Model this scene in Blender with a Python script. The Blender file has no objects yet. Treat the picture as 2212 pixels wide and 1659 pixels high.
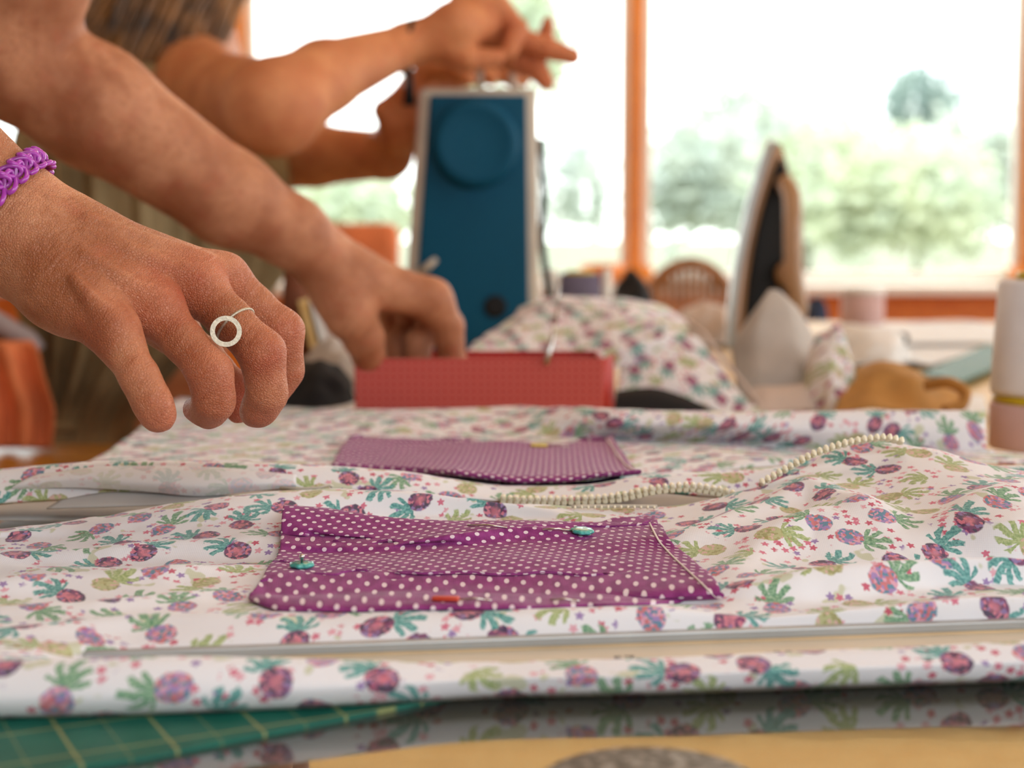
import bpy, bmesh, math, random
import numpy as np
from mathutils import Vector, Matrix
from mathutils.bvhtree import BVHTree

random.seed(7)
C = bpy.context.scene.collection
SC = bpy.context.scene
PI = math.pi

# ------------------------------------------------------------------ camera, world, lights, exposure
T = 0.75                      # table top height
H = 0.137                     # lens height above the table
F = 3300.0                    # focal length in pixels of the 2212 wide frame
TH = math.atan(309.5 / F)
CAM = Vector((0, 0, T + H))
cd = bpy.data.cameras.new('camera'); cam = bpy.data.objects.new('camera', cd); C.objects.link(cam)
cam.location = CAM; cam.rotation_euler = (PI / 2 - TH, 0, 0)
cd.sensor_width = 36.0; cd.lens = F / 2212 * 36.0; cd.clip_start = 0.02; cd.clip_end = 400
cd.dof.use_dof = True; cd.dof.focus_distance = 0.615; cd.dof.aperture_fstop = cd.lens / 7.0
SC.camera = cam
SC.view_settings.view_transform = 'Standard'; SC.view_settings.look = 'None'
SC.view_settings.exposure = 0.0; SC.view_settings.gamma = 1.0; SC.view_settings.use_curve_mapping = False
SC.cycles.use_denoising = True; SC.cycles.max_bounces = 7; SC.cycles.use_adaptive_sampling = True; SC.cycles.adaptive_threshold = 0.02; SC.cycles.transparent_max_bounces = 12
SC.cycles.caustics_reflective = False; SC.cycles.caustics_refractive = False
SC.cycles.sample_clamp_indirect = 6.0

W = bpy.data.worlds.new('World'); SC.world = W; W.use_nodes = True
nt = W.node_tree; nt.nodes.clear()
wo = nt.nodes.new('ShaderNodeOutputWorld'); bg = nt.nodes.new('ShaderNodeBackground')
tc = nt.nodes.new('ShaderNodeTexCoord'); sx = nt.nodes.new('ShaderNodeSeparateXYZ'); cr = nt.nodes.new('ShaderNodeValToRGB')
nt.links.new(tc.outputs['Generated'], sx.inputs[0]); nt.links.new(sx.outputs[2], cr.inputs[0])
cr.color_ramp.elements[0].position = 0.0; cr.color_ramp.elements[0].color = (0.93, 0.97, 0.94, 1)
cr.color_ramp.elements[1].position = 0.5; cr.color_ramp.elements[1].color = (0.84, 0.92, 1.0, 1)
nt.links.new(cr.outputs[0], bg.inputs[0]); bg.inputs[1].default_value = 4.6
nt.links.new(bg.outputs[0], wo.inputs[0])

def lamp(name, kind, loc, rot, energy, color=(1, 1, 1), **k):
    d = bpy.data.lights.new(name, kind); d.energy = energy; d.color = color
    for a, b in k.items(): setattr(d, a, b)
    o = bpy.data.objects.new(name, d); C.objects.link(o); o.location = loc; o.rotation_euler = rot
    return o
# low hazy sun coming in through the back windows from the right
sun = lamp('sun', 'SUN', (3, 8, 6), (math.radians(-52), 0, math.radians(-28)), 3.2, (1.0, 0.84, 0.64), angle=math.radians(9))
# added unseen fills: warm over table, strip at window header, cool behind camera
lamp('warm_table_fill', 'AREA', (0.15, 1.25, 2.2), (0, 0, 0), 5, (1.0, 0.84, 0.66), shape='DISK', size=0.9)
lamp('header_fill', 'AREA', (0.3, 3.75, 2.40), (math.radians(62), 0, 0), 34, (1.0, 0.88, 0.70), shape='RECTANGLE', size=4.5, size_y=0.08)
lamp('cool_front_fill', 'AREA', (0.45, -0.55, 1.45), (math.radians(64), 0, math.radians(14)), 11.5, (0.84, 0.93, 1.0), shape='RECTANGLE', size=0.9, size_y=0.6)

# ------------------------------------------------------------------ helpers
def ray(px, py):
    u = (px - 1106) / F; v = (829.5 - py) / F
    return Vector((u, math.cos(TH) + v * math.sin(TH), -math.sin(TH) + v * math.cos(TH)))
def P(px, py, val):
    """point seen at this place of the photograph: val<100 height above the table in mm, val>=100 distance into the room in mm"""
    d = ray(px, py)
    if abs(val) < 100: t = (T + val / 1000 - CAM.z) / d.z
    else: t = val / 1000 / d.y
    return CAM + d * t

def put(name, me, mat=None, parent=None, smooth=True):
    o = bpy.data.objects.new(name, me); C.objects.link(o)
    if mat is not None and not me.materials: me.materials.append(mat)
    if parent is not None: o.parent = parent; o.matrix_parent_inverse = Matrix.Translation(-parent.location)
    if smooth:
        me.polygons.foreach_set('use_smooth', [True] * len(me.polygons))
    return o
def tag(o, label=None, cat=None, group=None, kind=None):
    if label: o['label'] = label
    if cat: o['category'] = cat
    if group: o['group'] = group
    if kind: o['kind'] = kind
    return o
def thing(name, loc, label, cat, group=None):
    o = bpy.data.objects.new(name, None); C.objects.link(o); o.location = loc; o.empty_display_size = 0.02
    return tag(o, label, cat, group)
def mesh(name, v, f):
    m = bpy.data.meshes.new(name); m.from_pydata([tuple(p) for p in v], [], f); m.update(); return m
def bm_mesh(bm, name='m'):
    bmesh.ops.recalc_face_normals(bm, faces=bm.faces)
    m = bpy.data.meshes.new(name); bm.to_mesh(m); bm.free(); m.update(); return m
def box_bm(size, loc=(0, 0, 0), bevel=0.0, rot=None, segs=2, bm=None):
    b = bmesh.new(); bmesh.ops.create_cube(b, size=1.0)
    bmesh.ops.scale(b, vec=size, verts=b.verts)
    if bevel > 0: bmesh.ops.bevel(b, geom=list(b.edges), offset=bevel, segments=segs, profile=0.5, affect='EDGES')
    if rot is not None: bmesh.ops.rotate(b, cent=(0, 0, 0), matrix=rot, verts=b.verts)
    bmesh.ops.translate(b, vec=loc, verts=b.verts)
    if bm is None: return b
    m = bpy.data.meshes.new('t'); b.to_mesh(m); b.free(); bm.from_mesh(m); bpy.data.meshes.remove(m); return bm
def box(name, size, loc, mat, parent=None, bevel=0.0, rot=None):
    return put(name, bm_mesh(box_bm(size, loc, bevel, rot)), mat, parent, smooth=False)
def lathe(name, prof, loc, mat, parent=None, n=40, rot=None, mod=None):
    v = []; f = []; m = len(prof)
    for i in range(n):
        a = 2 * PI * i / n
        for j, (r, z) in enumerate(prof):
            rr = r * (mod(a, j) if mod else 1)
            p = Vector((rr * math.cos(a), rr * math.sin(a), z))
            if rot is not None: p = rot @ p
            v.append(p + Vector(loc))
    for i in range(n):
        k = (i + 1) % n
        for j in range(m - 1):
            f.append((i * m + j, k * m + j, k * m + j + 1, i * m + j + 1))
    f.append(tuple(i * m for i in range(n))[::-1]); f.append(tuple(i * m + m - 1 for i in range(n)))
    return put(name, mesh(name, v, f), mat, parent, smooth=True)
def tube_data(pts, rad, n=8, closed=False):
    pts = [Vector(p) for p in pts]; N = len(pts); v = []; f = []
    rad = rad if isinstance(rad, (list, tuple)) else [rad] * N
    up = None
    for i, p in enumerate(pts):
        if closed: t = pts[(i + 1) % N] - pts[i - 1]
        else: t = pts[min(i + 1, N - 1)] - pts[max(i - 1, 0)]
        t.normalize()
        if up is None:
            up = t.orthogonal().normalized()
        up = (up - t * up.dot(t)); up.normalize(); w = t.cross(up)
        for k in range(n):
            a = 2 * PI * k / n
            v.append(p + (up * math.cos(a) + w * math.sin(a)) * rad[i])
    M = N if closed else N - 1
    for i in range(M):
        j = (i + 1) % N
        for k in range(n):
            l = (k + 1) % n
            f.append((i * n + k, i * n + l, j * n + l, j * n + k))
    if not closed:
        f.append(tuple(range(n))[::-1]); f.append(tuple((N - 1) * n + k for k in range(n)))
    return v, f
def tube(name, pts, rad, mat, parent=None, n=8, closed=False):
    v, f = tube_data(pts, rad, n, closed)
    return put(name, mesh(name, v, f), mat, parent)
def prism(name, outline, thick, mat, parent=None, M=None, bevel=0.0):
    """flat outline (x,y) extruded along z by thick, then moved by matrix M"""
    bm = bmesh.new(); vs = [bm.verts.new((x, y, 0)) for x, y in outline]; fc = bm.faces.new(vs)
    r = bmesh.ops.extrude_face_region(bm, geom=[fc])
    bmesh.ops.translate(bm, vec=(0, 0, thick), verts=[e for e in r['geom'] if isinstance(e, bmesh.types.BMVert)])
    if bevel: bmesh.ops.bevel(bm, geom=[e for e in bm.edges if e.calc_length() > bevel * 1.2], offset=bevel, segments=2, affect='EDGES')
    if M is not None: bmesh.ops.transform(bm, matrix=M, verts=bm.verts)
    return put(name, bm_mesh(bm), mat, parent, smooth=False)

def cr_interp(K, n):
    """K: (m,3) control rows -> dense catmull-rom (monotone-ish) sampling with n steps per span"""
    K = np.asarray(K, float); m = len(K); out = []
    tg = np.zeros_like(K)
    for i in range(m):
        if i == 0: tg[i] = K[1] - K[0]
        elif i == m - 1: tg[i] = K[-1] - K[-2]
        else:
            a = K[i] - K[i - 1]; b = K[i + 1] - K[i]
            s = (a * b) > 0
            tg[i] = np.where(s, 2 * a * b / np.where(s, a + b, 1), 0)      # harmonic mean: no overshoot
    for i in range(m - 1):
        for k in range(n):
            t = k / n; t2 = t * t; t3 = t2 * t
            out.append((2*t3 - 3*t2 + 1) * K[i] + (t3 - 2*t2 + t) * tg[i] + (-2*t3 + 3*t2) * K[i+1] + (t3 - t2) * tg[i+1])
    out.append(K[-1]); return np.array(out)

_rng = np.random.RandomState(3)
_lat = _rng.rand(64, 64)
def vnoise(x, y):
    xi = np.floor(x).astype(int); yi = np.floor(y).astype(int); fx = x - xi; fy = y - yi
    fx = fx * fx * (3 - 2 * fx); fy = fy * fy * (3 - 2 * fy)
    a = _lat[xi % 64, yi % 64]; b = _lat[(xi + 1) % 64, yi % 64]; c = _lat[xi % 64, (yi + 1) % 64]; d = _lat[(xi + 1) % 64, (yi + 1) % 64]
    return (a * (1 - fx) + b * fx) * (1 - fy) + (c * (1 - fx) + d * fx) * fy - 0.5

def loft(name, rows, mat, parent=None, nu=14, nv=8, noise=None, thick=0.0012, uv0=(0, 0), edge_mono=True, uvrot=0.0, over=None, gap=0.0026):
    """cloth lofted through rows of (px, py, val); rows run from near to far"""
    R = []
    for row in rows:
        pts = [P(*e) for e in row]; R.append([list(p) for p in pts])
    R = np.array(R)
    if edge_mono:
        for j in range(1, R.shape[0]):
            for i in range(R.shape[1]):
                if rows[j][i][2] < 100 and R[j, i, 1] < R[j-1, i, 1] + 0.0015:
                    y = R[j-1, i, 1] + 0.0015
                    R[j, i] = list(P(rows[j][i][0], rows[j][i][1], y * 1000))
    A = np.array([cr_interp(R[j], nu) for j in range(R.shape[0])])       # rows dense in u
    B = np.array([cr_interp(A[:, i], nv) for i in range(A.shape[1])]).transpose(1, 0, 2)
    nj, ni = B.shape[:2]
    du = np.linalg.norm(np.diff(B, axis=1), axis=2); dv = np.linalg.norm(np.diff(B, axis=0), axis=2)
    U = np.concatenate([np.zeros((nj, 1)), np.cumsum(du, axis=1)], axis=1)
    V = np.concatenate([np.zeros((1, ni)), np.cumsum(dv, axis=0)], axis=0)
    # keep u anchored to world x so the print does not shear
    U = B[:, :, 0] + 0.0 * U
    Vm = V
    if noise is not None:
        B[:, :, 2] += noise(B[:, :, 0], B[:, :, 1], U, V)
    if over is not None:
        for j in range(nj):
            gp = gap * min(1.0, 0.3 + 0.7 * j / (nv * 2))
            for i in range(ni):
                q = Vector(B[j, i]); d = q - CAM; L = d.length; d.normalize()
                h = over.ray_cast(CAM, d)
                if h[0] is None: continue
                n = h[1] if h[1].z > 0 else -h[1]
                clear = (q - h[0]).dot(n)
                if clear < gp: B[j, i] = h[0] + n * gp - d * gp * 0.5
        for _ in range(7):
            q = B.copy()
            q[1:-1, 1:-1] = (B[1:-1, 1:-1] * 2 + B[:-2, 1:-1] + B[2:, 1:-1] + B[1:-1, :-2] + B[1:-1, 2:]) / 6
            for e_ in (0, -1):
                q[e_, 1:-1] = (B[e_, 1:-1] * 2 + B[e_, :-2] + B[e_, 2:]) / 4; q[1:-1, e_] = (B[1:-1, e_] * 2 + B[:-2, e_] + B[2:, e_]) / 4
            B = q
    f = [(j*ni+i, j*ni+i+1, (j+1)*ni+i+1, (j+1)*ni+i) for j in range(nj-1) for i in range(ni-1)]
    me = mesh(name, B.reshape(-1, 3), f)
    uvl = me.uv_layers.new(name='UVMap')
    uu = (U + uv0[0]).reshape(-1); vv = (Vm + uv0[1]).reshape(-1)
    c_, s_ = math.cos(uvrot), math.sin(uvrot)
    uu, vv = uu * c_ - vv * s_, uu * s_ + vv * c_
    idx = np.zeros(len(me.loops), int); me.loops.foreach_get('vertex_index', idx)
    uvl.data.foreach_set('uv', np.stack([uu[idx], vv[idx]], 1).astype('f').reshape(-1))
    o = put(name, me, mat, parent)
    if thick:
        s = o.modifiers.new('thickness', 'SOLIDIFY'); s.thickness = thick; s.offset = -1
    o['_g'] = 0; del o['_g']
    return o, B
def grid_bvh(B):
    nj, ni = B.shape[:2]
    v = [Vector(p) for p in B.reshape(-1, 3)]
    f = [(j*ni+i, j*ni+i+1, (j+1)*ni+i+1, (j+1)*ni+i) for j in range(nj-1) for i in range(ni-1)]
    return BVHTree.FromPolygons(v, f)
def on(px, py, bvh, lift=0.0):
    d = ray(px, py).normalized(); h = bvh.ray_cast(CAM, d)
    if h[0] is None: return P(px, py, 16), Vector((0, 0, 1))
    n = h[1]
    if n.z < 0: n = -n
    return h[0] + n * lift, n

# ------------------------------------------------------------------ materials
class S:
    """tiny wrapper: arithmetic on node sockets"""
    nt = None
    def __init__(s, k): s.k = k
    @staticmethod
    def m(op, *a, clamp=False):
        n = S.nt.nodes.new('ShaderNodeMath'); n.operation = op; n.use_clamp = clamp
        for i, x in enumerate(a):
            if isinstance(x, S): S.nt.links.new(x.k, n.inputs[i])
            else: n.inputs[i].default_value = x
        return S(n.outputs[0])
    def __add__(s, o): return S.m('ADD', s, o)
    def __radd__(s, o): return S.m('ADD', o, s)
    def __sub__(s, o): return S.m('SUBTRACT', s, o)
    def __rsub__(s, o): return S.m('SUBTRACT', o, s)
    def __mul__(s, o): return S.m('MULTIPLY', s, o)
    def __rmul__(s, o): return S.m('MULTIPLY', o, s)
    def __truediv__(s, o): return S.m('DIVIDE', s, o)
    def __lt__(s, o): return S.m('LESS_THAN', s, o)
    def __gt__(s, o): return S.m('GREATER_THAN', s, o)
def smooth(x, a, b):
    """0 below a, 1 above b"""
    n = S.nt.nodes.new('ShaderNodeMapRange'); n.interpolation_type = 'SMOOTHSTEP'
    S.nt.links.new(x.k, n.inputs[0]); n.inputs[1].default_value = a; n.inputs[2].default_value = b
    return S(n.outputs[0])
def mixc(f, a, b):
    n = S.nt.nodes.new('ShaderNodeMix'); n.data_type = 'RGBA'; n.clamp_factor = True
    for i, x in ((0, f), (6, a), (7, b)):
        if isinstance(x, S): S.nt.links.new(x.k, n.inputs[i])
        elif i == 0: n.inputs[0].default_value = x
        else: n.inputs[i].default_value = (*lin(x), 1)
    return S(n.outputs[2])
def lin(c):
    if max(c) > 1.0: c = [x / 255 for x in c]
    return tuple((x / 12.92 if x <= 0.04045 else ((x + 0.055) / 1.055) ** 2.4) for x in c[:3])
def comb(x, y, z=0.0):
    n = S.nt.nodes.new('ShaderNodeCombineXYZ')
    for i, a in enumerate((x, y, z)):
        if isinstance(a, S): S.nt.links.new(a.k, n.inputs[i])
        else: n.inputs[i].default_value = a
    return S(n.outputs[0])
def sep(v):
    n = S.nt.nodes.new('ShaderNodeSeparateXYZ'); S.nt.links.new(v.k, n.inputs[0]); return [S(o) for o in n.outputs]
def wnoise(v):
    n = S.nt.nodes.new('ShaderNodeTexWhiteNoise'); n.noise_dimensions = '3D'; S.nt.links.new(v.k, n.inputs['Vector']); return sep(S(n.outputs['Color']))
def noise(v, scale, detail=2.0, rough=0.5, w=None):
    n = S.nt.nodes.new('ShaderNodeTexNoise'); n.inputs['Scale'].default_value = scale; n.inputs['Detail'].default_value = detail; n.inputs['Roughness'].default_value = rough
    S.nt.links.new(v.k, n.inputs['Vector']); return S(n.outputs['Fac'])
def voro(v, scale, rnd=1.0, feature='F1', metric='EUCLIDEAN'):
    n = S.nt.nodes.new('ShaderNodeTexVoronoi'); n.feature = feature; n.distance = metric; n.voronoi_dimensions = '2D' if feature != 'F1' or True else '3D'
    n.inputs['Scale'].default_value = scale; n.inputs['Randomness'].default_value = rnd
    S.nt.links.new(v.k, n.inputs['Vector']); return n
def newmat(name):
    m = bpy.data.materials.new(name); m.use_nodes = True; S.nt = m.node_tree; S.nt.nodes.clear()
    out = S.nt.nodes.new('ShaderNodeOutputMaterial'); b = S.nt.nodes.new('ShaderNodeBsdfPrincipled')
    S.nt.links.new(b.outputs[0], out.inputs[0]); return m, b, out
def setin(b, name, v):
    if isinstance(v, S): S.nt.links.new(v.k, b.inputs[name])
    elif name in ('Base Color', 'Subsurface Radius') and name == 'Base Color': b.inputs[name].default_value = (*lin(v), 1)
    else: b.inputs[name].default_value = v
def coord(kind='Object'):
    n = S.nt.nodes.new('ShaderNodeTexCoord'); return S(n.outputs[kind])
def bump(b, h, strength=0.3, dist=0.001):
    n = S.nt.nodes.new('ShaderNodeBump'); n.inputs['Strength'].default_value = strength; n.inputs['Distance'].default_value = dist
    S.nt.links.new(h.k, n.inputs['Height']); S.nt.links.new(n.outputs[0], b.inputs['Normal'])
def plain(name, col, rough=0.5, metal=0.0, var=0.12, scale=30, col2=None, bmp=0.0, bscale=None, coat=0.0, sss=0.0, emit=0):
    m, b, out = newmat(name); co = coord()
    n = noise(co, scale, 3)
    c2 = col2 or [x * (1 - var) for x in col]
    setin(b, 'Base Color', mixc(smooth(n, 0.3, 0.7), col, c2))
    b.inputs['Roughness'].default_value = rough; b.inputs['Metallic'].default_value = metal
    b.inputs['Coat Weight'].default_value = coat
    if sss: b.inputs['Subsurface Weight'].default_value = sss; b.inputs['Subsurface Scale'].default_value = 0.01
    if bmp: bump(b, noise(co, bscale or scale * 6, 3), bmp)
    return m
def wood(name, c1, c2, rough=0.45, axis=0, scale=6, coat=0.0):
    m, b, out = newmat(name); x, y, z = sep(coord())
    q = [x * 9.0, y * 9.0, z * 9.0]; q[axis] = q[axis] * 0.12
    v = comb(*q); n = noise(v, scale, 5, 0.6)
    g = S.m('SINE', n * 34.0) * 0.5 + 0.5
    setin(b, 'Base Color', mixc(smooth(g * 0.5 + n * 0.5, 0.2, 0.85), c1, c2)); b.inputs['Roughness'].default_value = rough
    b.inputs['Coat Weight'].default_value = coat
    bump(b, g, 0.12, 0.0005); return m

def add_translucent(m, b, out, colsock, amount):
    tr = S.nt.nodes.new('ShaderNodeBsdfTranslucent'); S.nt.links.new(colsock.k, tr.inputs[0])
    mx = S.nt.nodes.new('ShaderNodeMixShader'); mx.inputs[0].default_value = amount
    S.nt.links.new(b.outputs[0], mx.inputs[1]); S.nt.links.new(tr.outputs[0], mx.inputs[2]); S.nt.links.new(mx.outputs[0], out.inputs[0])

def pineapple_print(fade=0.0, name='pineapple_cotton', transl=0.22):
    m, b, out = newmat(name)
    uv = S(S.nt.nodes.new('ShaderNodeUVMap').outputs[0]); u, v, _ = sep(uv)
    # painterly wobble
    wob = noise(uv, 520, 1) - 0.5
    white = (247, 246, 250)
    # ---- small blossoms, berries and leaves between the pineapples
    vn = voro(uv, 225.0, 0.85); d = S(vn.outputs['Distance']); pc = sep(S(vn.outputs['Color'])); pos = S(vn.outputs['Position'])
    px_, py_, _z = sep(pos)
    dx = u - px_ ; dy = v - py_
    ang = S.m('ARCTAN2', dy, dx)
    rad = S.m('SQRT', dx * dx + dy * dy)
    petal = S.m('COSINE', ang * 5.0 + pc[0] * 6.0) * 0.22 + 0.78
    clus = noise(uv, 62, 1)
    gate = smooth(clus, 0.54, 0.60)
    r1 = rad / (petal * 0.00185)
    fl = (1.0 - smooth(r1, 0.75, 1.05)) * S.m('MAXIMUM', gate * (pc[1] > 0.12), pc[1] > 0.86)
    fcol = mixc(pc[2] > 0.45, mixc(pc[2] > 0.2, (158, 126, 188), (236, 170, 186)), mixc(pc[2] > 0.75, (222, 110, 140), (208, 74, 108)))
    leafy = smooth(noise(comb(u + 0.37, v + 0.11), 70, 2), 0.635, 0.66)
    col = mixc(leafy * 0.55, white, (190, 196, 132))
    col = mixc(fl * 0.92, col, fcol)
    # ---- pineapples: two interleaved jittered lattices
    cell = 0.0295
    for L, (ox, oy) in enumerate(((0.0, 0.0), (0.5, 0.5))):
        gx = u / cell + (13.0 + ox); gy = v / cell + (17.0 + oy)
        cx = S.m('FLOOR', gx); cy = S.m('FLOOR', gy)
        rn = wnoise(comb(cx, cy, 3.0 + L)); rm = wnoise(comb(cy, cx, 9.0 + L))
        lx = (gx - cx - 0.5 - (rn[0] - 0.5) * 0.16) * cell; ly = (gy - cy - 0.5 - (rn[1] - 0.5) * 0.16) * cell
        th = (rn[2] - 0.5) * 5.2
        c_ = S.m('COSINE', th); s_ = S.m('SINE', th)
        k = 1.0 / 0.0049
        x = (lx * c_ + ly * s_) * k + wob * 0.30; y = (ly * c_ - lx * s_) * k + 0.75 + wob * 0.25
        # body
        q = S.m('SQRT', x * x + (y * 0.86) * (y * 0.86))
        body = 1.0 - smooth(q, 0.92, 1.04)
        vb = voro(uv, 860.0, 1.0); bc = sep(S(vb.outputs['Color']))
        dk = mixc(bc[0] > 0.62, mixc(bc[0] > 0.3, (70, 50, 84), (128, 58, 108)), mixc(bc[0] > 0.85, (222, 130, 150), (150, 122, 178)))
        dk = mixc((1.0 - smooth(q, 0.15, 0.6)) * 0.75, dk, (226, 130, 146))
        mlt = mixc(bc[1] > 0.5, mixc(bc[1] > 0.25, (88, 140, 168), (170, 136, 196)), mixc(bc[1] > 0.75, (214, 118, 124), (232, 168, 190)))
        olv = mixc(bc[2] > 0.5, (196, 196, 140), mixc(bc[2] > 0.8, (170, 166, 104), (226, 190, 178)))
        typ = rm[0]
        bcol = mixc(typ > 0.42, dk, mixc(typ > 0.74, mlt, olv))
        # crown of leaves
        yy = y - 0.95; r = S.m('SQRT', x * x + yy * yy)
        a = S.m('ARCTAN2', x, yy)
        aa = S.m('ABSOLUTE', a)
        sp = S.m('COSINE', a * 11.0 + S.m('SINE', r * 1.9 + typ * 9.0) * 1.3) * 0.5 + 0.5
        ln = 2.55 - aa * 0.85
        rr = r / ln
        crown = smooth(sp - rr * 1.1 + wob * 1.2 + 0.72, 0.18, 0.40) * (aa < 1.30) * (1.0 - smooth(rr, 0.9, 1.0))
        shade = noise(uv, 900, 2)
        teal = mixc(smooth(shade, 0.35, 0.65), (54, 142, 140), (128, 196, 190))
        grn = mixc(smooth(shade, 0.35, 0.65), (84, 146, 108), (158, 198, 160))
        lime = mixc(smooth(shade, 0.35, 0.65), (150, 174, 104), (196, 208, 150))
        ccol = mixc(typ > 0.42, teal, mixc(typ > 0.74, grn, lime))
        col = mixc(crown * 0.93, col, ccol)
        col = mixc(body * 0.93 * (typ < 0.93), col, bcol)
    if fade: col = mixc(fade, col, (238, 238, 242))
    setin(b, 'Base Color', col); b.inputs['Roughness'].default_value = 0.85
    b.inputs['Sheen Weight'].default_value = 0.25
    wv = S.m('SINE', u * 9000.0) + S.m('SINE', v * 9000.0)
    bump(b, wv + noise(uv, 300, 3) * 3.0, 0.12, 0.00025)
    add_translucent(m, b, out, col, transl)
    return m
def polka(name, c1=(124, 30, 106), c2=(150, 56, 130), dot=(236, 220, 228)):
    m, b, out = newmat(name); uv = S(S.nt.nodes.new('ShaderNodeUVMap').outputs[0]); u, v, _ = sep(uv)
    k = 1.0 / 0.0063
    a = (u + v) * k; c = (u - v) * k
    fa = a - S.m('ROUND', a); fc = c - S.m('ROUND', c)
    d = S.m('SQRT', fa * fa + fc * fc)
    dt = 1.0 - smooth(d, 0.19, 0.235)
    base = mixc(smooth(noise(uv, 260, 3), 0.3, 0.7), c1, c2)
    col = mixc(dt * 0.95, base, dot)
    setin(b, 'Base Color', col); b.inputs['Roughness'].default_value = 0.8; b.inputs['Sheen Weight'].default_value = 0.12
    b.inputs['Sheen Roughness'].default_value = 0.4
    bump(b, S.m('SINE', u * 9000.0) + S.m('SINE', v * 9000.0) + noise(uv, 240, 3) * 4.0, 0.18, 0.0003)
    add_translucent(m, b, out, col, 0.08)
    return m

def skin(name, base, dark, red):
    m, b, out = newmat(name); co = coord()
    at = S.nt.nodes.new('ShaderNodeAttribute'); at.attribute_name = 'flush'; fl = S(at.outputs['Fac'])
    n1 = noise(co, 28, 3); n2 = noise(co, 190, 3)
    c = mixc(smooth(n1, 0.3, 0.7), base, dark)
    c = mixc(smooth(n2, 0.45, 0.75) * 0.45, c, dark)
    c = mixc(smooth(noise(co, 60, 4, 0.7), 0.5, 0.7) * 0.22, c, red)
    c = mixc(fl * 0.75, c, red)
    setin(b, 'Base Color', c); b.inputs['Roughness'].default_value = 0.46
    b.inputs['Subsurface Weight'].default_value = 0.22; b.inputs['Subsurface Radius'].default_value = (1.0, 0.35, 0.15); b.inputs['Subsurface Scale'].default_value = 0.006
    b.inputs['Specular IOR Level'].default_value = 0.45
    # pore net plus stretched creases
    vn = voro(co, 900.0, 1.0, 'DISTANCE_TO_EDGE'); vn.voronoi_dimensions = '3D'
    x, y, z = sep(co)
    al = x * 0.80 - z * 0.60            # along the forearm
    cre = noise(comb(al * 420.0, y * 60.0, (x * 0.6 + z * 0.8) * 60.0), 1.0, 3)
    h = smooth(S(vn.outputs['Distance']), 0.0, 0.25) * 0.35 + cre * 1.3 + noise(co, 120, 3) * 1.6
    bump(b, h, 0.75, 0.0010)
    return m

M = {}
M['cotton'] = pineapple_print()
M['wrong'] = pineapple_print(0.72, 'pineapple_cotton_wrong_side')
M['polka'] = polka('purple_polka_cotton')
M['lining'] = plain('plain_white_backing', (188, 186, 184), 0.9, var=0.05)
M['gap_shade'] = plain('purple_gap_shade', (64, 46, 88), 0.9, var=0.3, scale=200)
M['tooth'] = plain('ivory_plastic', (238, 230, 205), 0.35, var=0.03)
M['tape'] = plain('zip_tape', (205, 196, 180), 0.9, bmp=0.3)
M['thread'] = plain('white_thread', (240, 232, 225), 0.8, var=0.03)
M['teal_pin'] = plain('teal_plastic', (70, 178, 168), 0.25, var=0.2, scale=300, coat=0.5)
M['red_pin'] = plain('orange_red_plastic', (214, 74, 52), 0.4)
M['yellow_pin'] = plain('yellow_plastic', (214, 190, 60), 0.4)
M['steel'] = plain('steel', (200, 195, 190), 0.25, metal=1.0, var=0.05)
M['silver'] = plain('brushed_silver', (198, 188, 168), 0.5, metal=0.7, var=0.12, scale=900, bmp=0.15, bscale=1500)
M['skin_a'] = skin('skin_near', (202, 138, 100), (158, 92, 56), (180, 76, 54))
M['skin_b'] = skin('skin_far', (220, 148, 100), (196, 120, 76), (200, 90, 62))
M['purple_band'] = plain('purple_rubber', (176, 62, 178), 0.3, var=0.25, scale=120, coat=0.3)
M['grey_metal'] = plain('grey_painted_metal', (164, 166, 166), 0.4, metal=0.3, var=0.06)
M['cream'] = plain('cream_plastic', (216, 205, 186), 0.45, var=0.04)
M['ink'] = plain('printed_ink', (96, 90, 84), 0.7)
M['teal_mat'] = None
M['blue'] = plain('petrol_blue_plastic', (0, 74, 104), 0.6, var=0.1, scale=8, bmp=0.05, bscale=700)
M['blue'].node_tree.nodes['Principled BSDF'].inputs['Specular IOR Level'].default_value = 0.18
M['grey_plastic'] = plain('warm_grey_plastic', (196, 184, 168), 0.45, var=0.06)
M['dark'] = plain('black_plastic', (20, 19, 20), 0.6)
M['dark'].node_tree.nodes['Principled BSDF'].inputs['Specular IOR Level'].default_value = 0.2
M['black_cloth'] = plain('black_cloth', (24, 22, 24), 0.9)
M['tan'] = plain('bronze_plastic', (176, 138, 104), 0.4, var=0.15, scale=12)
M['pale_blue'] = plain('pale_blue_plastic', (176, 196, 206), 0.3)
M['grey_glass'] = plain('smoky_plastic', (120, 112, 130), 0.3)
M['spool_yellow'] = plain('yellow_spool_rim', (206, 178, 30), 0.4)
M['white_thread'] = plain('white_thread_wound', (226, 224, 228), 0.7, var=0.05)
M['pink_thread'] = plain('dusty_pink_ribbon', (206, 170, 166), 0.8, var=0.05)
M['grey_thread'] = plain('grey_violet_thread', (100, 92, 116), 0.7)
M['paper'] = plain('white_paper', (232, 234, 236), 0.8, var=0.03)
M['interfacing'] = plain('pale_interfacing', (205, 188, 178), 0.9, var=0.06)
M['interfacing_grey'] = plain('grey_interfacing', (182, 174, 168), 0.9, var=0.06)
M['mustard'] = plain('mustard_cotton', (184, 134, 70), 0.85, var=0.12, bmp=0.2)
M['pine'] = wood('orange_pine', (230, 138, 48), (208, 108, 26), 0.4, axis=0)
M['pine_v'] = wood('orange_pine_upright', (214, 130, 38), (192, 104, 22), 0.4, axis=2)
M['pine_pale'] = wood('pale_pine', (222, 190, 128), (204, 164, 96), 0.5, axis=0)
M['pine_ceiling'] = wood('ceiling_pine', (226, 196, 160), (212, 176, 134), 0.5, axis=1)
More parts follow.
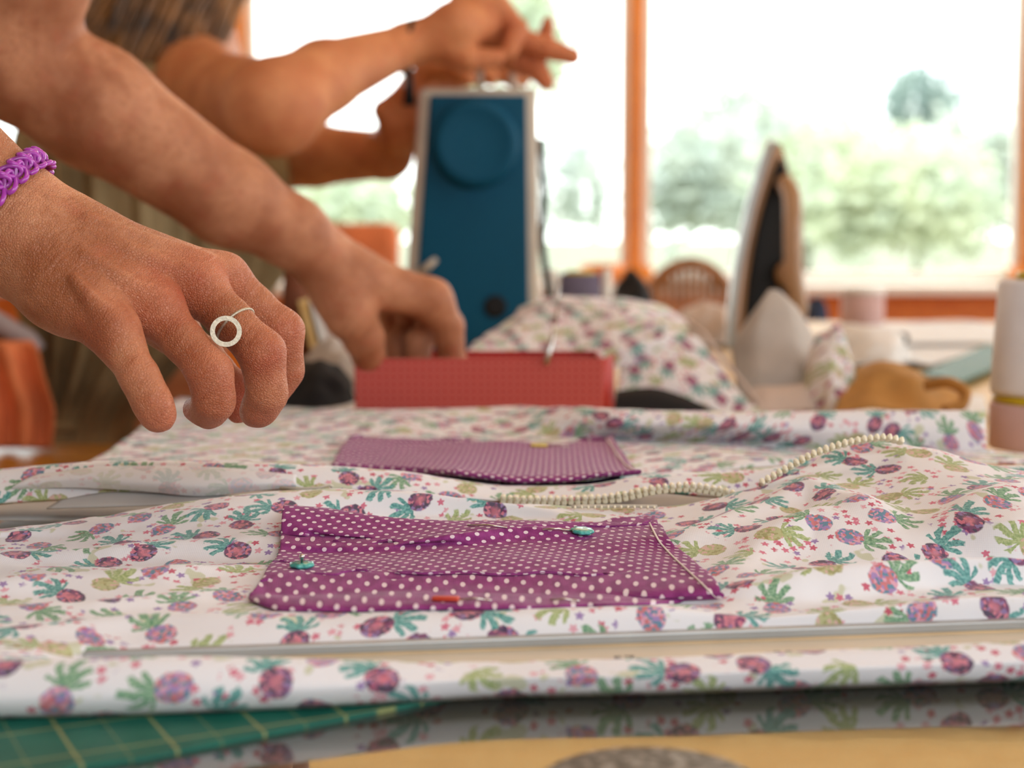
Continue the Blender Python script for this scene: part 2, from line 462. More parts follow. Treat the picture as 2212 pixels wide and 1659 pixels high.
M['dark_wood'] = wood('brown_wood', (120, 76, 44), (92, 54, 30), 0.45, axis=0)
M['floor'] = wood('floor_boards', (178, 120, 62), (150, 94, 44), 0.35, axis=1)
M['wall'] = plain('cream_plaster', (232, 222, 205), 0.9, var=0.03)
M['white_trim'] = plain('white_paint', (230, 228, 222), 0.5, var=0.03)
M['wicker'] = plain('brown_wicker', (176, 122, 74), 0.6, var=0.25, scale=60)
M['orange_cloth'] = plain('orange_cotton', (242, 142, 92), 0.85, var=0.15, scale=14)
M['olive'] = plain('olive_linen', (166, 146, 108), 0.9, col2=(112, 94, 64), scale=9, bmp=0.15, bscale=500)
M['shirt'] = plain('white_tee', (228, 226, 224), 0.9, var=0.03)
M['jeans'] = plain('navy_denim', (44, 56, 84), 0.9, var=0.2, scale=80)
M['hair'] = plain('brown_hair', (150, 104, 56), 0.42, col2=(26, 17, 11), scale=20)
M['eye_white'] = plain('eye_white', (236, 232, 228), 0.2)
M['iris'] = plain('iris', (84, 60, 40), 0.2)
M['lip'] = plain('lip', (176, 84, 78), 0.45)

# ================================================================== SETTING
def structure(o): o['kind'] = 'structure'; return o
XL, XR, YB, YF, CZ = -2.9, 3.7, 4.30, -1.9, 2.55
structure(box('floor', (XR - XL, YB - YF, 0.1), ((XL + XR) / 2, (YB + YF) / 2, -0.05), M['floor']))
ceil = thing('ceiling', (0, 1.2, CZ), None, None); structure(ceil)
nb = 22
for i in range(nb):
    w = (XR - XL) / nb
    box('ceiling_board', (w - 0.008, YB - YF, 0.03), (XL + (i + 0.5) * w, (YB + YF) / 2, CZ + 0.015), M['pine_ceiling'], ceil, bevel=0.004)
box('ceiling_deck', (XR - XL, YB - YF, 0.05), ((XL + XR) / 2, (YB + YF) / 2, CZ + 0.06), M['pine_ceiling'], ceil)
structure(box('wall_left', (0.1, YB - YF, CZ), (XL - 0.05, (YB + YF) / 2, CZ / 2), M['wall']))
# right wall with a wide opening, camera side with a wide opening: daylight comes in there too
wr = thing('wall_right', (XR + 0.05, 1, 0), None, None); structure(wr)
box('wall_below_opening', (0.1, YB - YF, 0.8), (XR + 0.05, (YB + YF) / 2, 0.4), M['wall'], wr)
box('wall_above_opening', (0.1, YB - YF, 0.35), (XR + 0.05, (YB + YF) / 2, CZ - 0.175), M['wall'], wr)
structure(box('wall_front', (XR - XL, 0.1, CZ), ((XL + XR) / 2, YF - 0.05, CZ / 2), M['wall']))
# back wall below the windows: orange pine boards
SILL = T + H - 0.118
wb = thing('wall_back', (0, YB + 0.06, 0), None, None); structure(wb)
for i in range(5):
    hh = (SILL - 0.03) / 5
    box('wall_board', (XR - XL, 0.1, hh - 0.004), ((XL + XR) / 2, YB + 0.06, (i + 0.5) * hh), M['pine'], wb, bevel=0.004)
WZ = 2.00
box('window_header', (XR - XL, 0.16, 0.05), ((XL + XR) / 2, YB, WZ + 0.025), M['pine_pale'], wb, bevel=0.004)
for k in range(4): box('upper_board', (XR - XL, 0.06, 0.118), ((XL + XR) / 2, YB + 0.05, WZ + 0.05 + 0.06 + 0.12 * k), M['pine_pale'], wb, bevel=0.005)
box('upper_wall', (XR - XL, 0.03, CZ - WZ), ((XL + XR) / 2, YB + 0.10, (CZ + WZ) / 2), M['wall'], wb)
structure(box('trim_1', (XR - XL, 0.22, 0.03), ((XL + XR) / 2, YB - 0.04, SILL - 0.015), M['white_trim'], bevel=0.006))
gm, gb, go = newmat('window_glass')
tr = gm.node_tree.nodes.new('ShaderNodeBsdfTransparent'); gl = gm.node_tree.nodes.new('ShaderNodeBsdfGlossy'); gl.inputs['Roughness'].default_value = 0.02
fr = gm.node_tree.nodes.new('ShaderNodeFresnel'); fr.inputs[0].default_value = 1.45
def one_sided(nt_, fres):
    ge = nt_.nodes.new('ShaderNodeNewGeometry'); a = nt_.nodes.new('ShaderNodeMath'); a.operation = 'SUBTRACT'; a.inputs[0].default_value = 1.0
    nt_.links.new(ge.outputs['Backfacing'], a.inputs[1]); m = nt_.nodes.new('ShaderNodeMath'); m.operation = 'MULTIPLY'
    nt_.links.new(fres.outputs[0], m.inputs[0]); nt_.links.new(a.outputs[0], m.inputs[1]); return m
fr = one_sided(gm.node_tree, fr)
mx = gm.node_tree.nodes.new('ShaderNodeMixShader')
tr.inputs[0].default_value = (0.97, 0.98, 0.97, 1)
for a, bb in ((fr.outputs[0], mx.inputs[0]), (tr.outputs[0], mx.inputs[1]), (gl.outputs[0], mx.inputs[2]), (mx.outputs[0], go.inputs[0])): gm.node_tree.links.new(a, bb)
M['glass'] = gm
mull = [0.345 + 1.10 * k for k in (-3, -2, -1, 0, 1, 2, 3)]
for i, mxx in enumerate(mull):
    m = structure(thing('trim_%d' % (i + 2), (mxx, YB, SILL), None, None))
    wv = 0.036
    box('mullion_core', (wv, 0.07, WZ - SILL), (mxx, YB + 0.0, (WZ + SILL) / 2), M['pine_v'], m, bevel=0.006)
    for s in (-1, 1):
        box('glazing_bead', (0.024, 0.04, WZ - SILL), (mxx + s * (wv / 2 + 0.012), YB + 0.02, (WZ + SILL) / 2), M['white_trim'], m, bevel=0.003)
    box('mullion_foot', (wv + 0.06, 0.09, 0.05), (mxx, YB - 0.005, SILL + 0.025), M['pine_v'], m, bevel=0.01)
for i in range(len(mull) - 1):
    w = structure(thing('window_%d' % (i + 1), ((mull[i] + mull[i + 1]) / 2, YB, SILL), None, None))
    xc = (mull[i] + mull[i + 1]) / 2; ww = 1.10 - 0.09; z0, z1 = SILL, WZ
    box('pane', (ww, 0.006, z1 - z0 - 0.06), (xc, YB + 0.03, (z0 + z1) / 2), M['glass'], w)
    box('window_frame', (ww, 0.05, 0.03), (xc, YB + 0.03, z0 + 0.015), M['white_trim'], w, bevel=0.004)
    box('window_frame', (ww, 0.05, 0.03), (xc, YB + 0.03, z1 - 0.015), M['white_trim'], w, bevel=0.004)
# daylight portals in the openings
for nm, loc, rot, sx_, sy_ in (('portal_back', ((XL + XR) / 2, YB + 0.15, 1.4), (math.radians(-90), 0, 0), XR - XL, 1.3),
                               ('portal_right', (XR + 0.1, (YB + YF) / 2, 1.5), (0, math.radians(90), 0), 1.4, YB - YF)):
    o = lamp(nm, 'AREA', loc, rot, 1, shape='RECTANGLE', size=sx_, size_y=sy_); o.data.cycles.is_portal = True

# ------------------------------------------------------------------ outdoors
gm2, b, out = newmat('dry_meadow'); co = coord()
setin(b, 'Base Color', mixc(smooth(noise(co, 0.25, 3), 0.35, 0.65), (122, 124, 100), (108, 114, 88))); b.inputs['Roughness'].default_value = 0.95
M['meadow'] = gm2
me = mesh('meadow', [(-80, YB + 0.12, -0.15), (80, YB + 0.12, -0.15), (80, 120, 0.9), (-80, 120, 0.9)], [(0, 1, 2, 3)])
structure(put('ground_outside', me, M['meadow']))
def foliage_mat(name, c1, c2):
    m, b, out = newmat(name); co = coord()
    col = mixc(smooth(noise(co, 3.0, 3), 0.35, 0.65), c1, c2); setin(b, 'Base Color', col); b.inputs['Roughness'].default_value = 0.7
    add_translucent(m, b, out, col, 0.35); return m
M['leaf1'] = foliage_mat('hazed_foliage_grey_green', (184, 194, 182), (200, 206, 190))  # leaf colours paled to carry outdoor haze, here and below
M['leaf2'] = foliage_mat('hazed_foliage_yellow_green', (206, 212, 180), (186, 196, 172))
M['leaf3'] = foliage_mat('hazed_foliage_dark_green', (150, 170, 164), (166, 182, 172))
M['bark'] = plain('bark', (96, 80, 62), 0.9)
def crown_mesh(rx, ry, rz, n, leaf, seed):
    r = random.Random(seed); v = []; f = []
    for i in range(n):
        a = r.uniform(0, 2 * PI); u = r.uniform(-0.75, 1); q = math.sqrt(1 - u * u) ; s = r.uniform(0.55, 1.0) * (1 + 0.22 * math.sin(3 * a + seed) + 0.15 * math.sin(5 * a * u + seed))
        c = Vector((rx * q * math.cos(a) * s, ry * q * math.sin(a) * s, rz * u * s))
        d1 = Vector((r.gauss(0, 1), r.gauss(0, 1), r.gauss(0, 1))).normalized(); d2 = d1.orthogonal().normalized(); L = leaf * r.uniform(0.6, 1.3)
        k = len(v); v += [c - d1 * L, c + d2 * L * 0.5, c + d1 * L, c - d2 * L * 0.5]; f.append((k, k + 1, k + 2, k + 3))
    return mesh('foliage', v, f)
def tree(px, pyt, Y, wpx, hpx, mat, label, cat, name, seed, group=None, trunk=True):
    top = P(px, pyt, Y * 1000); rx = wpx / F * Y / 2; rz = hpx / F * Y / 2
    zc = top.z - rz
    gz = -0.15 + (Y - YB) / 115 * 1.05
    t = thing(name, (top.x, Y, gz), label, cat, group)
    o = put('foliage', crown_mesh(rx, rx, rz, 2600, rx * 0.10, seed), mat, t, smooth=False); o.location = (0, 0, 0)
    o.matrix_parent_inverse = Matrix.Identity(4); o.location = (0, 0, zc - gz)
    if trunk and zc - rz * 0.4 > gz:
        tube('trunk', [(top.x, Y, gz - 0.1), (top.x + 0.05, Y, (zc + gz) / 2), (top.x, Y, zc)], [rx * 0.1, rx * 0.08, rx * 0.04], M['bark'], t, n=7)
    return t
def hedge(px0, px1, pyt, pyb, Y, mat, label, seed, name='hedge_bush'):
    return tree((px0 + px1) / 2, pyt, Y, px1 - px0, (pyb - pyt) * 1.1, mat, label, 'bush', name, seed, 'bushes of the hedge outside the window', trunk=False)
tree(1990, 138, 30, 175, 175, M['leaf3'], 'round dark treetop standing alone above the hedge at right', 'tree', 'round_tree', 3)
tree(1600, 150, 24, 330, 420, M['leaf1'], 'broad grey green tree behind the hedge right of the post', 'tree', 'broad_tree', 5)
tree(1740, 215, 27, 300, 400, M['leaf2'], 'yellow green tree between the broad tree and round tree', 'tree', 'broad_tree', 8)
hedge(1380, 1700, 255, 520, 17, M['leaf1'], 'grey green bush right of the orange window post', 11)
hedge(1640, 2010, 270, 520, 12.5, M['leaf2'], 'yellow green bush behind the tip of the upright iron', 13)
hedge(1930, 2330, 255, 520, 21, M['leaf1'], 'pale green bush at the far right of the window', 17)
hedge(1780, 2160, 300, 560, 9.5, M['leaf2'], 'low olive bush in front below the round treetop', 19)
hedge(1170, 1330, 270, 520, 17, M['leaf1'], 'grey bush between the sewing machine and the window post', 23)
tree(1120, -60, 14, 260, 300, M['leaf2'], 'overhanging leafy tree high above the blue sewing machine', 'tree', 'leafy_tree', 29)
hedge(560, 900, 380, 540, 17, M['leaf2'], 'low yellow green bush seen under the far forearm', 31)

# ================================================================== TABLE
tx0, tx1, ty0, ty1 = -0.262, 1.62, 0.10, 2.72
tb = thing('work_table', ((tx0 + tx1) / 2, 1.4, 0), 'long pale pine work table covered with sewing', 'table')
nbd = 19
for i in range(nbd):
    w = (ty1 - ty0) / nbd
    box('table_board', (tx1 - tx0, w - 0.0025, 0.032), ((tx0 + tx1) / 2, ty0 + (i + 0.5) * w, T - 0.022), M['pine_pale'], tb, bevel=0.0018)
for s in (ty0 + 0.05, ty1 - 0.05): box('apron', (tx1 - tx0 - 0.1, 0.025, 0.09), ((tx0 + tx1) / 2, s, T - 0.083), M['pine'], tb, bevel=0.003)
for sx_ in (tx0 + 0.05, tx1 - 0.05):
    box('side_apron', (0.025, ty1 - ty0 - 0.1, 0.09), (sx_, (ty0 + ty1) / 2, T - 0.083), M['pine'], tb, bevel=0.003)
    for sy_ in (ty0 + 0.06, ty1 - 0.06): box('leg', (0.06, 0.06, T - 0.038), (sx_, sy_, (T - 0.038) / 2), M['pine_v'], tb, bevel=0.005)
# clear glossy sheet over the near part of the boards
gm3, b, out = newmat('clear_vinyl')
n_tr = S.nt.nodes.new('ShaderNodeBsdfTransparent'); n_tr.inputs[0].default_value = (0.58, 0.62, 0.60, 1)
n_gl = S.nt.nodes.new('ShaderNodeBsdfGlossy'); n_gl.inputs['Roughness'].default_value = 0.025
n_df = S.nt.nodes.new('ShaderNodeBsdfDiffuse'); n_df.inputs[0].default_value = (0.75, 0.78, 0.78, 1)
fn = S.nt.nodes.new('ShaderNodeFresnel'); fn.inputs[0].default_value = 3.1; fn = one_sided(S.nt, fn)
m1 = S.nt.nodes.new('ShaderNodeMixShader'); m1.inputs[0].default_value = 0.04
S.nt.links.new(n_tr.outputs[0], m1.inputs[1]); S.nt.links.new(n_df.outputs[0], m1.inputs[2])
m2 = S.nt.nodes.new('ShaderNodeMixShader'); S.nt.links.new(fn.outputs[0], m2.inputs[0]); S.nt.links.new(m1.outputs[0], m2.inputs[1]); S.nt.links.new(n_gl.outputs[0], m2.inputs[2])
S.nt.links.new(m2.outputs[0], out.inputs[0])
bn = S.nt.nodes.new('ShaderNodeBump'); bn.inputs['Strength'].default_value = 0.05; bn.inputs['Distance'].default_value = 0.001
S.nt.links.new(noise(coord(), 25, 2).k, bn.inputs['Height']); S.nt.links.new(bn.outputs[0], n_gl.inputs['Normal'])
M['vinyl'] = gm3
sheet = box('glossy_table_sheet', (1.70, 0.50, 0.0048), (0.62, 0.40, T - 0.0034), M['vinyl'])
sheet.location.z += 0.0
tag(sheet, 'smoky glossy sheet on the near pine boards, mirroring the cloth hem', 'table cover')

# green cutting mat (top face just under the garment), curved-off front edge
mm, b, out = newmat('green_cutting_mat'); x, y, z = sep(coord())
ca, sa = math.cos(math.radians(27)), math.sin(math.radians(27))
xr = x * ca + y * sa; yr = y * ca - x * sa
def gridline(c, step, w):
    q = c * (1.0 / step); d = S.m('ABSOLUTE', q - S.m('ROUND', q)) * step
    return 1.0 - smooth(d, w * 0.6, w)
g = S.m('MAXIMUM', gridline(xr, 0.0254, 0.0006), gridline(yr, 0.0254, 0.0006))
g2 = S.m('MAXIMUM', gridline(xr, 0.0127, 0.0003), 0.0)
setin(b, 'Base Color', mixc(S.m('MAXIMUM', g * 0.75, g2 * 0.4), mixc(smooth(noise(coord(), 60, 3), 0.35, 0.7), (4, 88, 74), (8, 98, 82)), (150, 150, 92)))
b.inputs['Roughness'].default_value = 0.55; M['teal_mat'] = mm
edge = [P(x_, y_, 0.5) for x_, y_ in ((-420, 1900), (60, 1690), (160, 1655), (300, 1636), (450, 1606), (600, 1577), (750, 1547), (900, 1516), (1050, 1492), (1250, 1478))]
ol = [(p.x, p.y) for p in edge] + [(0.30, 0.62), (-0.255, 0.62), (-0.255, edge[0].y)]
mat_o = prism('cutting_mat', ol, 0.0014, M['teal_mat'], M=Matrix.Translation((0, 0, T - 0.0009)))
tag(mat_o, 'green cutting mat with fine grid lines under the near left corner of the garment', 'cutting mat')

# round doily and triangle seen under the clear sheet, at the very bottom
m_, b, out = newmat('grey_speckled_paper'); co = coord()
setin(b, 'Base Color', mixc(smooth(noise(co, 260, 4), 0.45, 0.6), (96, 88, 76), (150, 144, 134))); b.inputs['Roughness'].default_value = 0.8
ring = lathe('round_placemat', [(0.0, 0.0), (0.027, 0.0), (0.0285, 0.0005), (0.0275, 0.0010), (0.0, 0.0010)], (P(1385, 1618, -1).x, P(1385, 1618, -1).y - 0.0285, T - 0.00095), m_, n=48)
tag(ring, 'round grey speckled coaster on the glossy sheet at the bottom edge of the picture', 'coaster')

# ================================================================== GARMENT
def wrk(amp=0.0016, fx=14, fy=75, seed=0.0, mask=None):
    def f(x, y, U, V):
        n = vnoise(x * fx + seed, y * fy + x * 9 + seed * 2) + 0.45 * vnoise(x * fx * 2.7 + 9 + seed, y * fy * 1.9 + seed) + 0.25 * vnoise(x * 120 + seed, y * 150)
        a = amp * (mask(x, y) if mask else 1.0)
        return n * a
    return f
gar = thing('printed_garment', (0.05, 0.75, T), 'white cotton garment printed with purple and teal pineapples, laid open on the table', 'garment')
X = [-350, 0, 300, 600, 850, 1100, 1400, 1650, 1850, 2000, 2212, 2600]
def at_x(x, py, val):
    v = (829.5 - py) / F; dy = math.cos(TH) + v * math.sin(TH); Y = P(1106, py, val).y
    return 1106 + F * x * dy / Y
def ends(row, xl=-0.258, xr=0.30):
    row = list(row); row[0] = (at_x(xl, row[0][1], row[0][2]), row[0][1], row[0][2]); row[-1] = (at_x(xr, row[-1][1], row[-1][2]), row[-1][1], row[-1][2]); return row
def rw(py, val):
    if not isinstance(val, list): val = [val] * 12
    if not isinstance(py, list): py = [py] * 12
    return ends([(X[i], py[i], val[i]) for i in range(12)])
bot = [1566, 1552, 1545, 1533, 1520, 1506, 1500, 1491, 1484, 1479, 1472, 1460]
Y0 = [P(X[i], bot[i], 1.0).y * 1000 for i in range(12)]
hemtop = [1430, 1425, 1419, 1422, 1429, 1430, 1422, 1411, 1402, 1396, 1384, 1368]
rb = [1440, 1424, 1408, 1397, 1388, 1379, 1368, 1360, 1353, 1347, 1340, 1325]
def pyfor(Y, h): return 829.5 + F * math.tan(math.atan((H - h / 1000) / Y) - TH)
RLA, RRA = P(180, 1411, 9.8), P(2320, 1336, 9.8)
def Yr(px):
    Y = 0.49
    for _ in range(4): Y = RLA.y + ((px - 1106) / F * Y * 1.0 - RLA.x) * (RRA.y - RLA.y) / (RRA.x - RLA.x)
    return Y
def rrow(dy, h, left_py, left_h):
    out = []
    for i, x_ in enumerate(X):
        if i < 2: out.append((x_, left_py[i], left_h))
        else:
            Y = Yr(x_) + dy; out.append((x_, pyfor(Y, h), Y * 1000))
    return ends(out)
near_rows = [
    rw([b_ - 4 for b_ in bot], [y + 34 for y in Y0]),
    rw(bot, [y + 3 for y in Y0]),
    rw([b_ - 10 for b_ in bot], [y - 3 for y in Y0]),
    rw([b_ - 40 for b_ in bot], [y - 5 for y in Y0]),
    rw([(2 * h_ + b_) / 3 for b_, h_ in zip(bot, hemtop)], [y - 2 for y in Y0]),
    rw([h_ + 5 for h_ in hemtop], [y + 4 for y in Y0]),
    rw([h_ - 1 for h_ in hemtop], [y + 12 for y in Y0]),
    rrow(-0.0200, 3.6, [1424, 1412], 13.5),
    rrow(-0.0080, 3.2, [1418, 1406], 13.2),
    rrow(0.0035, 3.2, [1412, 1400], 13),
    rrow(0.0075, 8.8, [1400, 1390], 13),
    rw([1345, 1345, 1340, 1328, 1324, 1322, 1314, 1336, 1318, 1305, 1292, 1280], [12.5, 12.5, 12.5, 14.2, 14.5, 14.6, 15.2, 14, 17, 18, 18, 17]),
    rw([1300, 1300, 1300, 1295, 1290, 1290, 1300, 1312, 1300, 1288, 1276, 1264], [12, 12, 11, 10.5, 10.5, 10.5, 11, 11, 12, 12, 12, 12]),
    rw([1255, 1258, 1262, 1262, 1250, 1250, 1290, 1258, 1238, 1228, 1221, 1216], [14, 14, 13, 11.5, 11.5, 11.5, 14, 17, 19, 20, 21, 21]),
    rw([1215, 1218, 1225, 1225, 1215, 1215, 1235, 1225, 1222, 1219, 1214, 1210], [11.5, 11.5, 11, 11, 11, 11, 12.5, 14, 14, 14, 15, 15]),
    rw([1185, 1180, 1185, 1180, 1168, 1160, 1180, 1140, 1105, 1135, 1120, 1120], [14, 13, 14, 13, 13, 13, 15, 22, 27, 24, 31, 31]),
    rw([1172, 1160, 1150, 1135, 1120, 1120, 1150, 1112, 1092, 1100, 1075, 1080], [14, 14, 17, 17, 16, 15, 15, 20, 25, 27, 34, 34]),
    rw([1160, 1148, 1112, 1068, 1068, 1092, 1128, 1052, 957, 972, 1019, 1042], [15, 16, 21, 26.5, 25.5, 20.5, 16, 28, 44, 43, 36, 33]),
    rw([1150, 1138, 1102, 1062, 1064, 1088, 1093, 1047, 952, 968, 1016, 1039], [14, 15, 20, 25, 24, 19, 18, 28.5, 44, 43, 36, 33]),
]
def damp(x, y): return np.clip((y - 0.47) / 0.05, 0.0, 1.0)
def ridges(defs, base):
    segs = []
    for pts, amp, wd in defs:
        Q = [P(*q) for q in pts]; segs.append(([(q.x, q.y) for q in Q], amp, wd))
    def f(x, y, U, V):
        z = base(x, y, U, V)
        for Q, amp, wd in segs:
            best = np.full(x.shape, 9.0); N = len(Q) - 1; taper = np.zeros(x.shape)
            for k in range(N):
                ax_, ay = Q[k]; bx, by = Q[k + 1]; dx, dy = bx - ax_, by - ay
                t = np.clip(((x - ax_) * dx + (y - ay) * dy) / (dx * dx + dy * dy), 0, 1)
                d = np.hypot(x - ax_ - t * dx, y - ay - t * dy); m_ = d < best
                best = np.where(m_, d, best); taper = np.where(m_, (k + t) / N, taper)
            z = z + amp * np.exp(-(best / wd) ** 2) * np.clip(np.sin(taper * PI), 0, 1) ** 0.5
        return z
    return f
near_ridges = [
    ([(1440, 1205, 13), (1600, 1145, 16), (1740, 1100, 20), (1850, 1140, 18), (1935, 1215, 15)], 0.0075, 0.012),
    ([(1560, 1250, 14), (1660, 1190, 16), (1760, 1160, 18), (1840, 1200, 16)], 0.004, 0.009),
    ([(-200, 1240, 13), (60, 1205, 13), (300, 1195, 13), (590, 1180, 13)], 0.0048, 0.008),
    ([(-250, 1300, 13), (100, 1262, 13), (330, 1250, 13), (600, 1222, 12)], 0.0042, 0.008),
    ([(-100, 1330, 13), (200, 1312, 13), (420, 1290, 12), (560, 1275, 12)], 0.0036, 0.007),
    ([(-100, 1385, 12), (150, 1362, 12), (350, 1345, 12), (640, 1350, 12)], 0.003, 0.006),
    ([(1960, 1180, 20), (2100, 1110, 28), (2260, 1070, 33)], 0.004, 0.01),
    ([(1540, 1300, 13), (1720, 1268, 16), (1960, 1244, 18), (2300, 1226, 19)], 0.0035, 0.007)]
npn, GB = loft('front_panel', near_rows, M['cotton'], gar, nu=26, nv=16, noise=ridges(near_ridges, wrk(0.0030, 10, 50, 0, damp)), uv0=(0.012, 0.01))
bv_near = grid_bvh(GB)
# lining seen in the zip gap
ins = [[(p_, 1120, 7) for p_ in (-300, 300, 900, 1500, 2000)], [(p_, 1085, 7) for p_ in (-300, 300, 900, 1500, 2000)], [(p_, 1050, 7.5) for p_ in (-300, 300, 900, 1500, 2000)]]
loft('inner_layer', ins, M['lining'], gar, nu=6, nv=4, noise=wrk(0.001, 20, 60, 4))
# far panel: the lip that carries the teeth, then the flat with the far pocket
X2 = [-350, 0, 300, 600, 850, 1100, 1250, 1400, 1600, 1750, 1900, 2250]
def rw2(py, val):
    if not isinstance(val, list): val = [val] * 12
    if not isinstance(py, list): py = [py] * 12
    return ends([(X2[i], py[i], val[i]) for i in range(12)], -0.258, 0.26)
lipY = [690, 695, 700, 700, 700, 705, 705, 705, 705, 705, 715, 715]
lip_rows = [
    rw2([1104, 1092, 1074, 1060, 1066, 1086, 1084, 1066, 1078, 1074, 1070, 1070], [y + 8 for y in lipY]),
    rw2([1098, 1086, 1068, 1055, 1061, 1082, 1080, 1062, 1074, 1070, 1066, 1066], lipY),
    rw2([1062, 1050, 1030, 1028, 1040, 1070, 1066, 1044, 1044, 1040, 1036, 1036], [y + 6 for y in lipY]),
    rw2([1030, 1018, 998, 1005, 1020, 1054, 1052, 1032, 1020, 1014, 1012, 1012], [y + 14 for y in lipY]),
    rw2([1026, 1014, 994, 1001, 1016, 1050, 1048, 1027, 1015, 1009, 1007, 1007], [y + 22 for y in lipY]),
    rw2([1027, 1015, 996, 1004, 1019, 1049, 1049, 1027, 1014, 1008, 1005, 1005], [y + 40 for y in lipY]),
]
lip, LB = loft('zip_placket', lip_rows, M['cotton'], gar, nu=22, nv=10, noise=wrk(0.0006, 30, 60, 2), uv0=(0.3, 0.2))
bv_lip = grid_bvh(LB)
# turned-back left part shows the pale wrong side
wr_rows = [[(20, 1066, 702), (140, 1052, 699), (300, 1060, 697), (430, 1072, 696), (560, 1060, 698), (640, 1052, 700)],
           [(30, 1050, 699), (160, 1036, 698), (300, 1044, 695), (430, 1052, 694), (560, 1046, 697), (640, 1046, 699)],
           [(60, 1032, 702), (200, 1014, 703), (320, 1014, 702), (440, 1016, 703), (560, 1022, 704), (640, 1030, 704)],
           [(80, 1024, 706), (230, 1006, 708), (330, 1005, 708), (440, 1008, 709), (560, 1016, 710), (640, 1022, 710)]]
loft('turned_back_facing', wr_rows, M['wrong'], gar, nu=10, nv=8, thick=0.0008, noise=wrk(0.0006, 30, 60, 5), uv0=(0.1, 0.44))
fac = [[(100, 1098, 694), (220, 1094, 692), (330, 1090, 692), (440, 1080, 693), (520, 1076, 696)],
       [(130, 1078, 698), (240, 1062, 700), (330, 1064, 700), (440, 1070, 699), (520, 1070, 699)]]
loft('inside_facing', fac, M['lining'], gar, nu=8, nv=6, thick=0.0006, noise=wrk(0.0004, 30, 60, 5))
# flat of the far panel
far_rows = [
    [(60, 1030, 12), (420, 1030, 12), (760, 1030, 12), (1080, 1050, 12), (1300, 1035, 12), (1500, 1015, 13), (1700, 1004, 14), (1900, 1000, 16), (2300, 1000, 16)],
    [(150, 1008, 13), (450, 1005, 13), (760, 1006, 13), (1080, 1025, 12), (1300, 1015, 13), (1500, 1000, 14), (1700, 990, 17), (1900, 990, 16), (2300, 992, 15)],
    [(212, 985, 14), (480, 985, 14), (780, 985, 14), (1080, 985, 14), (1300, 985, 14), (1500, 982, 15), (1700, 985, 15), (1900, 982, 14), (2300, 984, 14)],
    [(258, 955, 14), (510, 958, 14), (790, 955, 14), (1080, 957, 14), (1320, 955, 14), (1540, 958, 14), (1700, 975, 12), (1900, 978, 12), (2250, 980, 12)],
    [(300, 925, 14), (540, 930, 14), (800, 936, 14), (1080, 938, 14), (1340, 948, 14), (1560, 955, 13), (1720, 966, 12), (1900, 970, 12), (2132, 976, 12)],
    [(330, 900, 14), (570, 905, 15), (820, 908, 18), (1090, 905, 20), (1340, 915, 925), (1560, 915, 915), (1720, 925, 909), (1900, 930, 905), (2130, 935, 902)],
    [(372, 868, 14), (610, 884, 16), (830, 887, 19), (1090, 882, 1035), (1340, 886, 935), (1560, 890, 925), (1720, 891, 918), (1900, 889, 912), (2127, 890, 910)],
    [(385, 861, 14), (625, 880, 16), (835, 884, 19), (1090, 879, 1050), (1340, 883, 945), (1560, 887, 937), (1720, 888, 930), (1900, 886, 924), (2124, 887, 920)],
    [(392, 862, 1180), (630, 884, 1120), (840, 888, 1105), (1090, 886, 1075), (1340, 890, 975), (1560, 893, 960), (1720, 894, 950), (1900, 893, 945), (2122, 894, 940)],
]
fl_, FB = loft('back_panel', far_rows, M['cotton'], gar, nu=24, nv=14, noise=wrk(0.0014, 16, 45, 7), uv0=(0.05, 0.33))
bv_far = grid_bvh(FB)
# cream strip of cloth further right, behind the hump
# zip teeth
tbm = bmesh.new(); box_bm((0.0020, 0.0019, 0.0034), (0, 0, 0), bevel=0.0005, bm=tbm); box_bm((0.0013, 0.0027, 0.0016), (0, -0.0002, 0.0012), bevel=0.0004, bm=tbm)
tooth_me = bm_mesh(tbm, 'tooth'); tooth_me.materials.append(M['tooth'])
def teeth(path, n, name, lift, rotx=0.0, scale=1.0, tape=True):
    pts = [P(*p) for p in path]
    Q = cr_interp([list(p) for p in pts], 20); d = np.concatenate([[0], np.cumsum(np.linalg.norm(np.diff(Q, axis=0), axis=1))])
    par = tube(name, [Vector(q) + Vector((0, 0.001, -0.0006)) for q in Q[::5]], 0.0009, M['tape'], gar, n=6)
    for i in range(n):
        s = d[-1] * (i + 0.5) / n; q = np.array([np.interp(s, d, Q[:, k]) for k in range(3)]); q2 = np.array([np.interp(min(s + 0.003, d[-1]), d, Q[:, k]) for k in range(3)]); q1 = np.array([np.interp(max(s - 0.003, 0), d, Q[:, k]) for k in range(3)])
        tdir = Vector(q2 - q1).normalized(); yv = Vector((0, math.cos(rotx), math.sin(rotx))); zv = tdir.cross(yv).normalized(); yv = zv.cross(tdir)
        o = bpy.data.objects.new('tooth', tooth_me); C.objects.link(o); o.parent = par
        R = Matrix((tdir, yv, zv)).transposed().to_4x4()
        o.matrix_basis = Matrix.Translation(Vector(q) + Vector((0, -0.001, lift))) @ R @ Matrix.Scale(scale * random.uniform(0.94, 1.04), 4)
    return par
teeth([(1080, 1082, 702), (1130, 1085, 700), (1250, 1084, 698), (1330, 1079, 697), (1420, 1061, 697), (1480, 1056, 697), (1540, 1063, 698), (1600, 1078, 700)], 36, 'zip_chain', 0.0008, 0.15, 1.3)
teeth([(1640, 1046, 672), (1700, 1012, 674), (1760, 980, 676), (1850, 953, 678), (1905, 946, 680), (1950, 955, 682)], 24, 'zip_chain', 0.0002, 0.9, 1.15)
teeth([(1235, 1092, 668), (1330, 1091, 668), (1420, 1092, 668)], 13, 'zip_chain', -0.0008, 0.9, 0.5)
